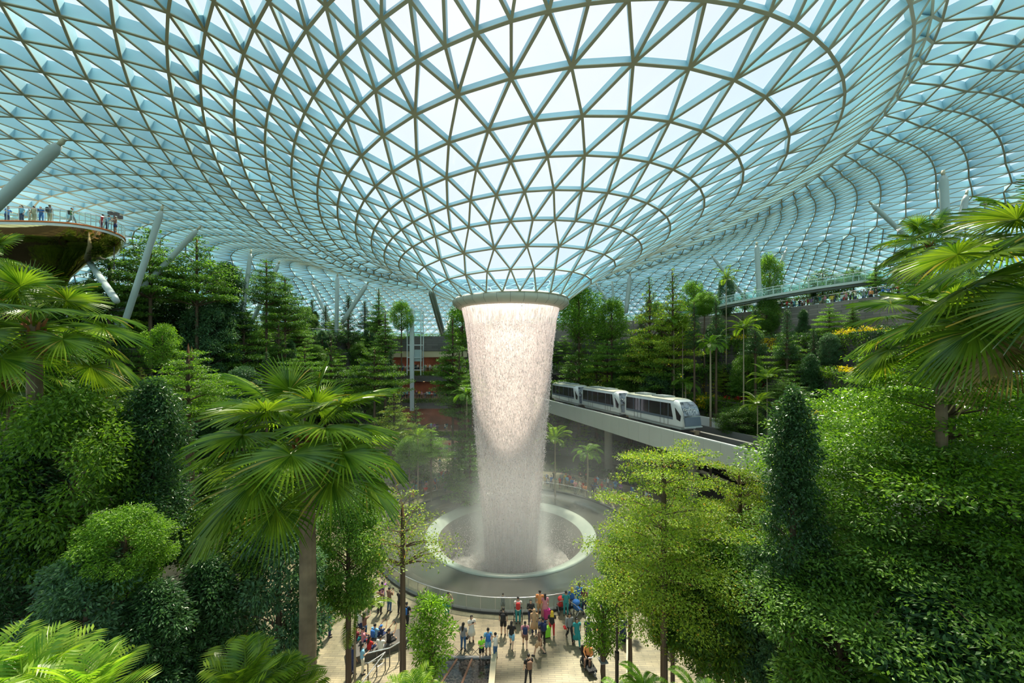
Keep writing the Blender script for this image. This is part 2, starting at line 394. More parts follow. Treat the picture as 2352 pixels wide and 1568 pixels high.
# pool splashes: small drops leaping inside the bowl
def splash(n):
    a = RS.rand(n) * 2 * PI; rr = 2.6 + RS.rand(n) * 4.0; h = -3.0 + RS.rand(n) ** 2 * 3.2
    P = np.stack([rr * np.sin(a), rr * np.cos(a), h], 1); s = .012 + RS.rand(n) * .022
    base = np.array([[1, 0, 0], [-.5, .87, 0], [-.5, -.87, 0], [0, 0, 1.8], [0, 0, -1.2]])
    V = P[:, None, :] + base[None] * s[:, None, None]
    q = np.array([[0, 1, 3], [1, 2, 3], [2, 0, 3], [1, 0, 4], [2, 1, 4], [0, 2, 4]])
    return V.reshape(-1, 3), (np.arange(n)[:, None, None] * 5 + q[None]).reshape(-1, 3)
V, Fc = splash(9000); link('splash_drops', mesh('splash_drops', V, Fc, drop), fall)['kind'] = 'stuff'
# mist: a volume of spray hanging over the bowl
def volmat(name, dens, r0, z0, z1, col=(1, .99, .97)):
    m = bpy.data.materials.new(name); m.use_nodes = True; nt = m.node_tree; N = nt.nodes; L = nt.links; N.clear()
    out = N.new('ShaderNodeOutputMaterial'); v = N.new('ShaderNodeVolumePrincipled'); v.inputs['Color'].default_value = (*col, 1); v.inputs['Anisotropy'].default_value = .1
    tc = N.new('ShaderNodeTexCoord'); sp = N.new('ShaderNodeSeparateXYZ'); L.new(tc.outputs['Object'], sp.inputs[0])
    cb = N.new('ShaderNodeCombineXYZ'); L.new(sp.outputs[0], cb.inputs[0]); L.new(sp.outputs[1], cb.inputs[1])
    ln = N.new('ShaderNodeVectorMath'); ln.operation = 'LENGTH'; L.new(cb.outputs[0], ln.inputs[0])
    a = N.new('ShaderNodeMapRange'); a.interpolation_type = 'SMOOTHSTEP'; a.inputs[1].default_value = r0; a.inputs[2].default_value = r0 * .25; a.inputs[3].default_value = 0; a.inputs[4].default_value = 1
    L.new(ln.outputs['Value'], a.inputs[0])
    b = N.new('ShaderNodeMapRange'); b.interpolation_type = 'SMOOTHSTEP'; b.inputs[1].default_value = z1; b.inputs[2].default_value = z0; b.inputs[3].default_value = 0; b.inputs[4].default_value = 1
    L.new(sp.outputs[2], b.inputs[0])
    nz = N.new('ShaderNodeTexNoise'); nz.inputs['Scale'].default_value = .45; nz.inputs['Detail'].default_value = 2; L.new(tc.outputs['Object'], nz.inputs['Vector'])
    c = N.new('ShaderNodeMapRange'); c.inputs[1].default_value = .35; c.inputs[2].default_value = .65; c.inputs[3].default_value = .3; c.inputs[4].default_value = 1.3; L.new(nz.outputs[0], c.inputs[0])
    def prod(*o):
        r = o[0]
        for q in o[1:]:
            k = N.new('ShaderNodeMath'); k.operation = 'MULTIPLY'; L.new(r, k.inputs[0])
            if isinstance(q, float): k.inputs[1].default_value = q
            else: L.new(q, k.inputs[1])
            r = k.outputs[0]
        return r
    a2 = N.new('ShaderNodeMapRange'); a2.interpolation_type = 'SMOOTHSTEP'; a2.inputs[1].default_value = 4.6; a2.inputs[2].default_value = 1.6; L.new(ln.outputs['Value'], a2.inputs[0])
    b2 = N.new('ShaderNodeMapRange'); b2.interpolation_type = 'SMOOTHSTEP'; b2.inputs[1].default_value = 8.5; b2.inputs[2].default_value = -1.0; L.new(sp.outputs[2], b2.inputs[0])
    a3 = N.new('ShaderNodeMapRange'); a3.interpolation_type = 'SMOOTHSTEP'; a3.inputs[1].default_value = 19.5; a3.inputs[2].default_value = 8; L.new(ln.outputs['Value'], a3.inputs[0])
    b3 = N.new('ShaderNodeMapRange'); b3.interpolation_type = 'SMOOTHSTEP'; b3.inputs[1].default_value = 15.5; b3.inputs[2].default_value = 2; L.new(sp.outputs[2], b3.inputs[0])
    def add(p, q): k = N.new('ShaderNodeMath'); L.new(p, k.inputs[0]); L.new(q, k.inputs[1]); return k.outputs[0]
    tot = add(add(prod(a.outputs[0], b.outputs[0], c.outputs[0], dens), prod(a2.outputs[0], b2.outputs[0], .5)), prod(a3.outputs[0], b3.outputs[0], c.outputs[0], .010))
    L.new(tot, v.inputs['Density'])
    L.new(v.outputs[0], out.inputs['Volume'])
    return m
m = MB(); m.lathe([(.01, -3.1), (6.0, -3.1), (7, 0.2), (13, .6), (19.5, .8), (19.5, 12), (12, 15.5), (.01, 15.5)], 32)
m.f = [f[::-1] for f in m.f]
mist = m.obj('mist', volmat('mist_volume', .032, 9.5, -1, 7.0)); mist.location = AX
tag(mist, 'pale spray hanging around the foot of the waterfall', 'mist', None, 'stuff')
# ------------------------------------------------------------------ ground
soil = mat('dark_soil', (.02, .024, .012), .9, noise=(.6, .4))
def paving():
    m = bpy.data.materials.new('plaza_paving'); m.use_nodes = True; nt = m.node_tree; N = nt.nodes; L = nt.links; b = N['Principled BSDF']
    tc = N.new('ShaderNodeTexCoord'); mp = N.new('ShaderNodeMapping'); mp.inputs['Rotation'].default_value = (0, 0, .04)
    br = N.new('ShaderNodeTexBrick'); br.inputs['Scale'].default_value = 1; br.inputs['Brick Width'].default_value = .75; br.inputs['Row Height'].default_value = .14
    br.inputs['Mortar Size'].default_value = .012; br.inputs['Color1'].default_value = (.37, .305, .185, 1); br.inputs['Color2'].default_value = (.255, .215, .14, 1); br.inputs['Mortar'].default_value = (.17, .14, .09, 1)
    br.inputs['Bias'].default_value = -.1
    nz = N.new('ShaderNodeTexNoise'); nz.inputs['Scale'].default_value = .9; nz.inputs['Detail'].default_value = 5
    L.new(tc.outputs['Object'], mp.inputs[0]); L.new(mp.outputs[0], br.inputs[0]); L.new(tc.outputs['Object'], nz.inputs[0])
    mx = N.new('ShaderNodeMix'); mx.data_type = 'RGBA'; mx.blend_type = 'MULTIPLY'; mx.inputs[0].default_value = .8
    c2 = N.new('ShaderNodeValToRGB'); c2.color_ramp.elements[0].position = .35; c2.color_ramp.elements[0].color = (.55, .56, .52, 1); c2.color_ramp.elements[1].position = .6; c2.color_ramp.elements[1].color = (1, 1, 1, 1)
    L.new(nz.outputs[0], c2.inputs[0]); L.new(br.outputs[0], mx.inputs[6]); L.new(c2.outputs[0], mx.inputs[7]); L.new(mx.outputs[2], b.inputs['Base Color'])
    b.inputs['Roughness'].default_value = .38
    return m
pave = paving()
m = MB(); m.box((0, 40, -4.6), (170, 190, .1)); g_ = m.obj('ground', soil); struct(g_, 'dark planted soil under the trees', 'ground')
m = MB(); m.lathe([(12.9, 0), (17, 0.0), (21.5, 0.0), (21.5, -.5)], 128, AX, mi=0)
pz = m.obj('floor', [pave]); struct(pz, 'tan stone plank paving of the plaza', 'floor')
m = MB(); m.add([(-9.5, 4, -.004), (13, 4, -.004), (14, 24, -.004), (-13, 26, -.004)], [(0, 1, 2, 3)])
m.obj('path', pave, pz)
m = MB(); m.lathe([(21.4, -.03), (60, -.03), (80, -.03)], 64, AX, mi=0)
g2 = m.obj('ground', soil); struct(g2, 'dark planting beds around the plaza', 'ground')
# ------------------------------------------------------------------ terraces
def stonemat(name, c1, c2, w=1.2, h=.3):
    m = bpy.data.materials.new(name); m.use_nodes = True; MATS[name] = m; nt = m.node_tree; N = nt.nodes; L = nt.links; b = N['Principled BSDF']
    tc = N.new('ShaderNodeTexCoord'); sp = N.new('ShaderNodeSeparateXYZ'); L.new(tc.outputs['Object'], sp.inputs[0])
    ad = N.new('ShaderNodeMath'); L.new(sp.outputs[0], ad.inputs[0]); L.new(sp.outputs[1], ad.inputs[1])
    cb = N.new('ShaderNodeCombineXYZ'); L.new(ad.outputs[0], cb.inputs[0]); L.new(sp.outputs[2], cb.inputs[1])
    br = N.new('ShaderNodeTexBrick'); br.inputs['Scale'].default_value = 1; br.inputs['Brick Width'].default_value = w; br.inputs['Row Height'].default_value = h
    br.inputs['Mortar Size'].default_value = .015; br.inputs['Color1'].default_value = (*c1, 1); br.inputs['Color2'].default_value = (*c2, 1); br.inputs['Mortar'].default_value = (c2[0] * .4, c2[1] * .4, c2[2] * .4, 1)
    L.new(cb.outputs[0], br.inputs[0]); L.new(br.outputs[0], b.inputs['Base Color']); b.inputs['Roughness'].default_value = .7
    return m
stone = stonemat('terrace_stone', (.13, .115, .105), (.075, .068, .065))
bstone = stonemat('promenade_stone', (.30, .25, .225), (.19, .16, .145), 1.4, .34)
SR = [24, 28, 32, 36, 40, 45]; BR = [33, 35.5, 38, 40.5, 43, 46]
ZL = [3, 7, 11, 15, 18.5, 21.6]; ZR = [3, 7, 11.5, 16, 20.5, 25]
def tierR(k, az): w = math.cos(math.radians(az)) ** 2 if abs(az) < 90 else 0; return SR[k] * (1 - w) + BR[k] * w
def pol(r, az, z): a = math.radians(az); return (AX[0] + r * math.sin(a), AX[1] + r * math.cos(a), z)
def tier(name, a0, a1, Z, k, m1, label):
    m = MB(); n = int(abs(a1 - a0) / 2.5) + 1; V = []; zl = -.5 if k == 0 else Z[k - 1] - .3
    for i in range(n + 1):
        az = a0 + (a1 - a0) * i / n; r = tierR(k, az); r2 = tierR(k + 1, az) + .6 if k < 5 else 110
        V += [pol(r, az, zl), pol(r, az, Z[k]), pol(r + .35, az, Z[k]), pol(r + .35, az, Z[k] - .35), pol(r2, az, Z[k] - .35)]
    Fc = []; mi = []
    for i in range(n):
        for q in range(4):
            Fc.append((i * 5 + q, i * 5 + q + 1, (i + 1) * 5 + q + 1, (i + 1) * 5 + q)); mi.append(0 if q < 3 else 1)
    for f, q in zip(Fc, mi): m.f.append(f); m.m.append(q)
    m.v.append(np.array(V)); m.n = len(V)
    return struct(m.obj(name, [m1, soil]), label, 'terrace wall')
for k in range(6):
    tier('wall_left', -125, -33, ZL, k, stone, 'dark stone terrace wall climbing the left side, tier %d up from the plaza' % (k + 1))
    tier('wall_right', -13, 103, ZR, k, bstone if k == 5 else stone, 'stone terrace wall climbing the right side, tier %d up from the plaza' % (k + 1))
# ------------------------------------------------------------------ rear galleries of the building (around X -27..-10, Y 82)
cream = mat('cream_fascia', (.55, .47, .30), .6); dark = mat('dark_interior', (.035, .02, .015), .8); rb = mat('rust_interior', (.13, .05, .03), .7, noise=(.4, .5))
m = MB()
for z0, z1, y in ((18.95, 22.0, 81.5), (12.7, 14.6, 80.5), (7.3, 9.15, 79.5), (1.0, 2.7, 79)):
    m.box((-19.5, y + 1.2, (z0 + z1) / 2), (21, 2.4, z1 - z0), 0)
rw = m.obj('wall_rear', stonemat('gallery_stone', (.15, .14, .135), (.10, .095, .09), 2.5, .5)); struct(rw, 'dark stone parapet bands of the stacked rear galleries', 'gallery wall')
m = MB(); m.box((-19.5, 82.4, 18.3), (20.5, 1.5, 1.25)); struct(m.obj('trim_1', cream), 'cream fascia band over the upper rear gallery', 'fascia')
m = MB(); m.box((-19.5, 88.8, 11), (24, .4, 22)); m.box((-31.2, 84.5, 11), (.4, 8, 22)); m.box((-8.0, 84.5, 11), (.4, 8, 22)); struct(m.obj('wall_back', rb), 'rust red interior wall behind the rear galleries', 'interior wall')
m = MB()
for z in (14.3, 8.9, 2.4, 18.9): m.box((-19.5, 85.5, z), (22, 6.4, .3))
struct(m.obj('floor', dark), 'dark gallery floors of the rear building', 'gallery floor')
lampm = mat('warm_lamp', (1, .8, .5), .5, emit=(1, .62, .28), estr=6)
m = MB()
for z in (18.6, 12.4, 7.0):
    for i in range(9): m.box((-28 + 2.2 * i, 86, z), (.35, .35, .06))
lg = m.obj('gallery_lights', lampm); struct(lg, 'rows of small warm ceiling lights in the rear galleries', 'lights')
m = MB(); m.box((-13.2, 82.2, 19.6 - .9), (1.6, .08, .28), .0); s_ = m.obj('light_strip', mat('red_strip', (1, .25, .2), .5, emit=(1, .25, .18), estr=2)); tag(s_, 'short slanting pink-red light strip above the upper rear gallery', 'light'); s_.rotation_euler = (0, 0, 0)
m = MB(); m.add([(-13.5, 60, .0), (-6.5, 60, .0), (-8.5, 86, .0), (-17, 86, .0)], [(0, 1, 2, 3)]); struct(m.obj('path', pave), 'paved path leading from the plaza into the rear building', 'path')
def railing(name, label, pts, h=1.1, glass='rail_glass', step=1.6, grp=None):
    P = [Vector(p) for p in pts]; t = thing(name, label, 'railing', P[0], 0, grp)
    P = [p - P[0] for p in P]
    m = MB(); m.tube([p + Vector((0, 0, h)) for p in P], .03, 5); m.obj('handrail', railm, t)
    m = MB(); up = Vector((0, 0, h - .06))
    for a, b in zip(P, P[1:]): m.add([a, b, b + up, a + up], [(0, 1, 2, 3)])
    m.obj('glass_panel', MATS[glass], t)
    m = MB()
    for a, b in zip(P, P[1:]):
        n = max(1, int((b - a).length / step))
        for i in range(n): q = a.lerp(b, i / n); m.box((q.x, q.y, q.z + h / 2), (.04, .04, h))
    m.obj('post', railm, t)['kind'] = 'stuff'
    return t
railing('gallery_railing', 'glass railing along the upper rear gallery', [(-29.5, 81.0, 14.6), (-9.5, 81.0, 14.6)])
railing('gallery_railing', 'glass railing along the middle rear gallery', [(-29.5, 80.0, 9.15), (-9.5, 80.0, 9.15)])
railing('gallery_railing', 'glass railing along the lower rear gallery', [(-29.5, 79.5, 2.7), (-14.5, 79.5, 2.7)])
railing('garden_railing', 'thin railing along the rooftop garden edge beside the glass lift', [pol(45.2, a, 21.6) for a in range(-33, -11, 4)])
railing('garden_railing', 'railing along the rooftop garden left of the glass lift', [pol(tierR(5, a) + .2, a, 21.6) for a in range(-80, -32, 6)])
pr = [pol(tierR(5, a) + .2, a, 25) for a in range(30, 98, 4)]
railing('promenade_railing', 'railing along the top of the long stone promenade wall', pr)
m = MB()
V = [(-31, 82, 21.65), (-8, 82, 21.65), (-8, 130, 21.65), (-40, 130, 21.65)]; m.add(V, [(0, 1, 2, 3)]); struct(m.obj('floor', mat('garden_paving', (.3, .28, .24), .8)), 'rooftop garden floor behind the glass lift', 'garden floor')
for z in (18.4, 12.3, 6.9, 2.2):
    al = bpy.data.lights.new('gallery_lamp', 'AREA'); al.shape = 'RECTANGLE'; al.size = 18; al.size_y = 2.5; al.energy = 260; al.color = (1, .72, .45)
    ao = bpy.data.objects.new('gallery_lamp', al); COL.objects.link(ao); ao.location = (-19.5, 85, z - .25)
# shop front with its sign at the far right below the promenade wall
def text(name, s, size, mt, loc, rot, parent=None, ext=.02):
    c = bpy.data.curves.new(name, 'FONT'); c.body = s; c.size = size; c.extrude = ext; c.align_x = 'CENTER'; c.materials.append(mt)
    o = bpy.data.objects.new(name, c); COL.objects.link(o); bpy.context.view_layer.update()
    dg = bpy.context.evaluated_depsgraph_get(); me = bpy.data.meshes.new_from_object(o.evaluated_get(dg)); bpy.data.objects.remove(o)
    q = link(name, me, parent); q.location = loc; q.rotation_euler = rot; return q
shop = thing('shop_front', 'dark shop front with a small lit white sign below the promenade wall', 'shop', at(1900, 822, 54), -.9)
m = MB(); m.box((0, .6, 2.2), (14, .5, 3.2)); m.obj('facade', mat('olive_wall', (.10, .09, .05), .7), shop)
m = MB(); m.box((0, .25, 1.75), (13.5, .3, .95)); m.obj('fascia', mat('shop_dark', (.04, .02, .03), .4), shop)
m = MB(); m.box((0, .25, .6), (13.5, .2, 1.2)); m.obj('window', mat('shop_glow', (.25, .07, .03), .4, emit=(.5, .12, .04), estr=.5), shop)
text('sign_text', 'Bee Tang', .62, mat('sign_white', (1, 1, 1), .5, emit=(.8, .95, 1), estr=2.2), (-.9, .06, 1.55), (PI / 2, 0, 0), shop)
m = MB(); m.box((1.25, .07, 1.8), (.14, .06, .5)); m.obj('sign_mark', mat('sign_violet', (.6, .2, .7), .5, emit=(.7, .25, .8), estr=1.5), shop)
m = MB(); m.box((-3.6, .07, 1.75), (.9, .05, .8)); m.obj('side_panel', mat('grey_panel', (.3, .32, .38), .5), shop)
# tunnel mouth where the guideway leaves the hill
m = MB(); V = at(1296, 870, 75.5); m.box((V.x, V.y, V.z), (4.6, .8, 1.9)); struct(m.obj('door_1', mat('tunnel_dark', (.012, .01, .01), .9)), 'dark tunnel mouth behind the last train car', 'tunnel mouth')
# ------------------------------------------------------------------ glass lift tower
lt = thing('lift_tower', 'glass lift tower with white steel frame at the rear galleries', 'lift', (-19.4, 79.2, 14.6))
wst = mat('white_steel', (.62, .68, .70), .4)
m = MB()
for x in (-1.35, 1.35):
    for y in (-1.1, 1.1): m.box((x, y, 6.0), (.16, .16, 13))
for z in (.5, 3, 5.5, 8, 10.5, 12.4):
    for y in (-1.1, 1.1): m.box((0, y, z), (2.7, .12, .14))
    for x in (-1.35, 1.35): m.box((x, 0, z), (.12, 2.2, .14))
m.obj('frame', wst, lt)
m = MB(); m.box((-.35, -1.25, 2.5), (.75, .5, 20)); m.obj('mast', wst, lt)
m = MB(); m.box((0, 0, 9.8), (2.6, 2.1, 5.2)); m.obj('glass_enclosure', glassmat('lift_glass', (.80, .93, .92), .14, .05), lt)
m = MB(); m.box((.3, 0, 3.4), (1.7, 1.7, 2.3)); m.obj('car', mat('lift_car', (.40, .50, .52), .3), lt)
# ------------------------------------------------------------------ roof struts
strutm = mat('strut_steel', (.31, .37, .36), .45)
def roofhit(px, py):
    if 690 < px < 1500:
        o_ = at(px, py, 58); d = (at(px, py, 1) - Vector((0, 0, CAMZ))).normalized(); h = roofBVH.ray_cast(o_, d)
        return h[0]
    d = (at(px, py, 1) - Vector((0, 0, CAMZ))).normalized(); h = roofBVH.ray_cast(Vector((0, 0, CAMZ)), d); return h[0]
STR = [(150, 318, -60, 520, 1.0, .34, 'thick leaning roof strut at the upper left edge of the scene'),
 (375, 470, 300, 700, 1.0, .25, 'upright dark strut of the pair leaning out of the trees by the viewing platform'),
 (462, 518, 300, 690, 1.0, .25, 'slanting pale strut of the pair leaning out of the trees by the viewing platform'),
 (577, 572, 558, 715, 1.0, .25, 'steep grey strut rising behind the layered trees left of centre'),
 (643, 598, 590, 715, 1.0, .30, 'short slanting strut beside a dark bushy treetop left of centre'),
 (518, 628, 524, 710, 1.0, .30, 'thin white strut behind the left hillside trees'),
 (775, 628, 773, 765, 1.0, .36, 'vertical strut rising between the rear garden conifers'),
 (848, 645, 798, 722, 1.0, .32, 'slanting strut right of the vertical one among rear garden conifers'),
 (715, 648, 768, 765, 1.0, .32, 'slanting strut left of the vertical one among rear garden conifers'),
 (991, 665, 1019, 765, 1.0, .40, 'thick strut landing beside the glass lift'),
 (986, 668, 1012, 765, .98, .25, 'thin strut paired with the thick one beside the glass lift'),
 (1050, 700, 1028, 748, 1.0, .36, 'short leaning strut just left of the waterfall collar'),
 (1368, 650, 1400, 700, 1.0, .34, 'short slanting strut just right of the waterfall collar'),
 (1406, 645, 1409, 690, 1.0, .28, 'thin pale strut among the trees right of the waterfall'),
 (1448, 625, 1440, 700, 1.0, .34, 'dark upright strut behind the tall conifers on the right'),
 (1633, 585, 1735, 715, 1.0, .25, 'slanting strut left of the footbridge struts'),
 (1738, 555, 1746, 715, 1.0, .38, 'vertical strut passing behind the footbridge'),
 (1808, 568, 1750, 715, 1.0, .25, 'slanting white strut leaning right behind the footbridge'),
 (1995, 462, 2100, 560, 1.0, .25, 'slanting strut above the footbridge beside the big right palm'),
 (2166, 390, 2173, 540, 1.0, .36, 'vertical strut above the big right palm'),
 (2222, 436, 2200, 540, 1.0, .30, 'white strut half hidden by the big right palm'),
 (180, 565, 232, 640, .82, .27, 'pale strut under the mirrored viewing platform'),
 (250, 575, 262, 690, .95, .24, 'white strut right of the mirrored viewing platform stem')]
for (a, b, c, d_, yf, rad, lab) in STR:
    h = roofhit(a, b)
    if h is None: h = at(a, b, 60)
    if 'platform' in lab and 'trees' not in lab: h = at(a, b, 44)
    top = h; bot = at(c, d_, h.y * yf)
    if 880 < c < 1060: bot = at(c, d_, 86)
    dv = (bot - top); bot = top + dv * (1.5 if 'platform' in lab and 'trees' not in lab else 1.25)
    t = thing('roof_strut', lab, 'strut', bot, 0, 'slanting steel struts under the glass roof')
    m = MB(); p = top - bot; n = p.normalized(); L_ = p.length
    m.tube([Vector((0, 0, 0)), n * 1.2, n * (L_ - 1.1), n * (L_ - .6)], [rad * .8, rad, rad, rad * .55], 16); m.obj('tube', strutm, t, True)
    m = MB(); m.tube([n * (L_ - .62), n * (L_ - .05)], [rad * .38, rad * .38], 10); m.ell(tuple(n * (L_ - .35)), (rad * .5,) * 3); m.obj('pin_joint', steelb, t, True)
# ------------------------------------------------------------------ footbridge
BP = [(1530, 742, 70), (1572, 729, 67), (1674, 702, 63), (1776, 683, 59), (1878, 666, 56), (1980, 652, 53), (2082, 642, 51), (2180, 634, 49), (2290, 626, 47), (2400, 620, 45)]
bc = [at(*p) for p in BP]
br_ = thing('footbridge', 'long gently rising steel and glass footbridge crossing above the right garden', 'bridge', bc[0])
def rib(off, z0, z1, w):
    V = []; Fc = []
    for i, p in enumerate(bc):
        t = (bc[min(i + 1, len(bc) - 1)] - bc[max(i - 1, 0)]); t.z = 0; t.normalize(); nn = Vector((-t.y, t.x, 0))
        for s, z in ((-1, z0), (1, z0), (1, z1), (-1, z1)): V.append(p - bc[0] + nn * (off + s * w) + Vector((0, 0, z)))
    for i in range(len(bc) - 1):
        for q in range(4): Fc.append((i * 4 + q, i * 4 + (q + 1) % 4, (i + 1) * 4 + (q + 1) % 4, (i + 1) * 4 + q))
    Fc += [(0, 1, 2, 3), tuple(len(V) - 4 + q for q in range(4))]
    return V, Fc
dk = mat('bridge_deck', (.50, .55, .52), .5)
m = MB(); m.add(*rib(0, 0, .32, 1.35)); m.obj('deck', dk, br_)
m = MB(); m.add(*rib(0, -.25, 0, .5)); m.obj('keel_beam', mat('bridge_under', (.25, .28, .28), .6), br_)
for s in (-1, 1):
    m = MB(); m.add(*rib(s * 1.3, .32, 1.35, .012)); m.obj('glass_panel', MATS['rail_glass'], br_)
    V, Fc = rib(s * 1.3, 1.38, 1.44, .03); m = MB(); m.add(V, Fc); m.obj('handrail', railm, br_)
    m = MB()
    for a, b in zip(bc, bc[1:]):
        t = (b - a); nn = Vector((-t.y, t.x, 0)).normalized()
        for i in range(5): q = a.lerp(b, i / 5) - bc[0] + nn * s * 1.32; m.box((q.x, q.y, q.z + .85), (.05, .05, 1.1))
    m.obj('post', railm, br_)['kind'] = 'stuff'
for (a, b, c, d_, Yc) in ((1688, 560, 1693, 694, 62), (1857, 450, 1857, 668, 56.5), (2018, 375, 2016, 646, 52), (2233, 345, 2228, 630, 48), (1985, 440, 1985, 650, 53), (2248, 300, 2243, 628, 48)):
    p0 = at(c, d_, Yc); h = roofBVH.ray_cast(p0 + Vector((0, 0, .5)), Vector((0, 0, 1)))[0]
    m = MB(); m.tube([(0, 0, 0), (0, 0, (h.z - p0.z) if h else 10)], .02, 4)
    o = m.obj('hanger_cable', steelb); o.location = p0
    tag(o, 'thin cable hanging from the glass roof to the footbridge', 'cable', 'thin cables from the roof to the footbridge')
# ------------------------------------------------------------------ guideway
gd = Vector((.338, -1, 0)).normalized(); gn = Vector((-gd.y, gd.x, 0)) * 1.0     # gn points to +X side
G0 = Vector((6.4, 70.8, 0)) - gd * 9
GL = 78.0
def gp(s, o, z): p = G0 + gd * s + gn * o; return (p.x, p.y, z)
gw = thing('guideway', 'raised pale grey elevated train guideway with panelled side', 'guideway')
def gbox(mb, s0, s1, o0, o1, z0, z1):
    V = [gp(s, o, z) for s in (s0, s1) for o in (o0, o1) for z in (z0, z1)]
    mb.add(V, [(0, 1, 3, 2), (4, 6, 7, 5), (0, 4, 5, 1), (2, 3, 7, 6), (0, 2, 6, 4), (1, 5, 7, 3)])
panelm = mat('guideway_panel', (.50, .52, .46), .55, noise=(.25, .05)); lightc = mat('guideway_coping', (.70, .72, .68), .5)
for i in range(40):
    s = i * GL / 40
    m = MB(); gbox(m, s + .012, s + GL / 40 - .012, 0, .12, 7.75, 9.9); m.obj('side_panel', panelm, gw)
m = MB(); gbox(m, 0, GL, .02, .3, 9.9, 10.0); m.obj('coping', lightc, gw)
m = MB(); gbox(m, 0, GL, .12, 10.9, 8.4, 8.8); gbox(m, 0, GL, 2.2, 8.8, 7.0, 8.4); gbox(m, 0, GL, .13, .3, 7.8, 9.9); m.obj('deck', mat('guideway_deck', (.05, .042, .038), .7), gw)
m = MB(); gbox(m, 0, GL, 10.9, 11.2, 8.2, 9.95); m.obj('far_parapet', lightc, gw)
m = MB(); gbox(m, 0, GL, 5.0, 5.5, 8.8, 9.3); gbox(m, 0, GL, 7.2, 7.4, 8.8, 9.6);  m.obj('centre_wall', mat('centre_wall', (.16, .16, .15), .6), gw)
m = MB()
for o in (.95, 1.5, 2.4, 3.3, 6.4, 8.2, 9.9): gbox(m, 0, GL, o, o + .12, 8.8, 9.0 if o > 1 else 9.25)
m.obj('running_rail', mat('running_rail', (.20, .13, .09), .5, .3), gw)['kind'] = 'stuff'
colm = mat('pier_concrete', (.42, .40, .33), .7, noise=(.4, .1))
for Y_, l in ((60, 'the slim one behind the tree crowns'), (43.5, 'the one nearest the plaza tree'), (76, 'the far one beside the waterfall')):
    s = (Vector((0, Y_, 0)) - G0).dot(gd); s = (G0.y - Y_) / (-gd.y)
    p = gp(s, 5.3, 0); m = MB(); m.tube([(0, 0, -.3), (0, 0, 6.2), (0, 0, 7.0)], [.6, .6, .95], 20); o = m.obj('guideway_pier', colm, None, True); o.location = p
    tag(o, 'round concrete pier carrying the train guideway, ' + l, 'pillar', 'round piers of the guideway')
# ------------------------------------------------------------------ train cars
white = mat('train_white', (.62, .66, .66), .3, coat=.4); tint = mat('train_window', (.025, .022, .025), .08, coat=.5); grey = mat('train_band', (.10, .13, .17), .3)
roofm = mat('train_roof', (.50, .50, .38), .5, noise=(.7, .15)); patt = mat('train_windscreen', (.16, .18, .22), .12, noise=(2.2, .9), coat=.6); und = mat('train_under', (.06, .05, .05), .7)
def loft(mb, secs, mi=None, caps=True):
    n = len(secs[0]); V = [v for s in secs for v in s]
    Fc = [(i * n + k, i * n + (k + 1) % n, (i + 1) * n + (k + 1) % n, (i + 1) * n + k) for i in range(len(secs) - 1) for k in range(n)]
    if caps: Fc += [tuple(range(n)), tuple((len(secs) - 1) * n + k for k in range(n))[::-1]]
    mb.add(V, Fc, mi)
def carsec(y, w, zb, zt, lean=.0):
    # rounded-roof section, from bottom-left round to bottom-right
    h = w / 2; P = [(-h * .94, zb), (-h, zb + .12), (-h, zb + 1.0), (-h * .97, zt - .5), (-h * .86, zt - .16), (-h * .62, zt - .02), (0, zt), (h * .62, zt - .02), (h * .86, zt - .16), (h * .97, zt - .5), (h, zb + 1.0), (h, zb + .12), (h * .94, zb)]
    return [(x, y + lean * (z - zb), z) for x, z in P]
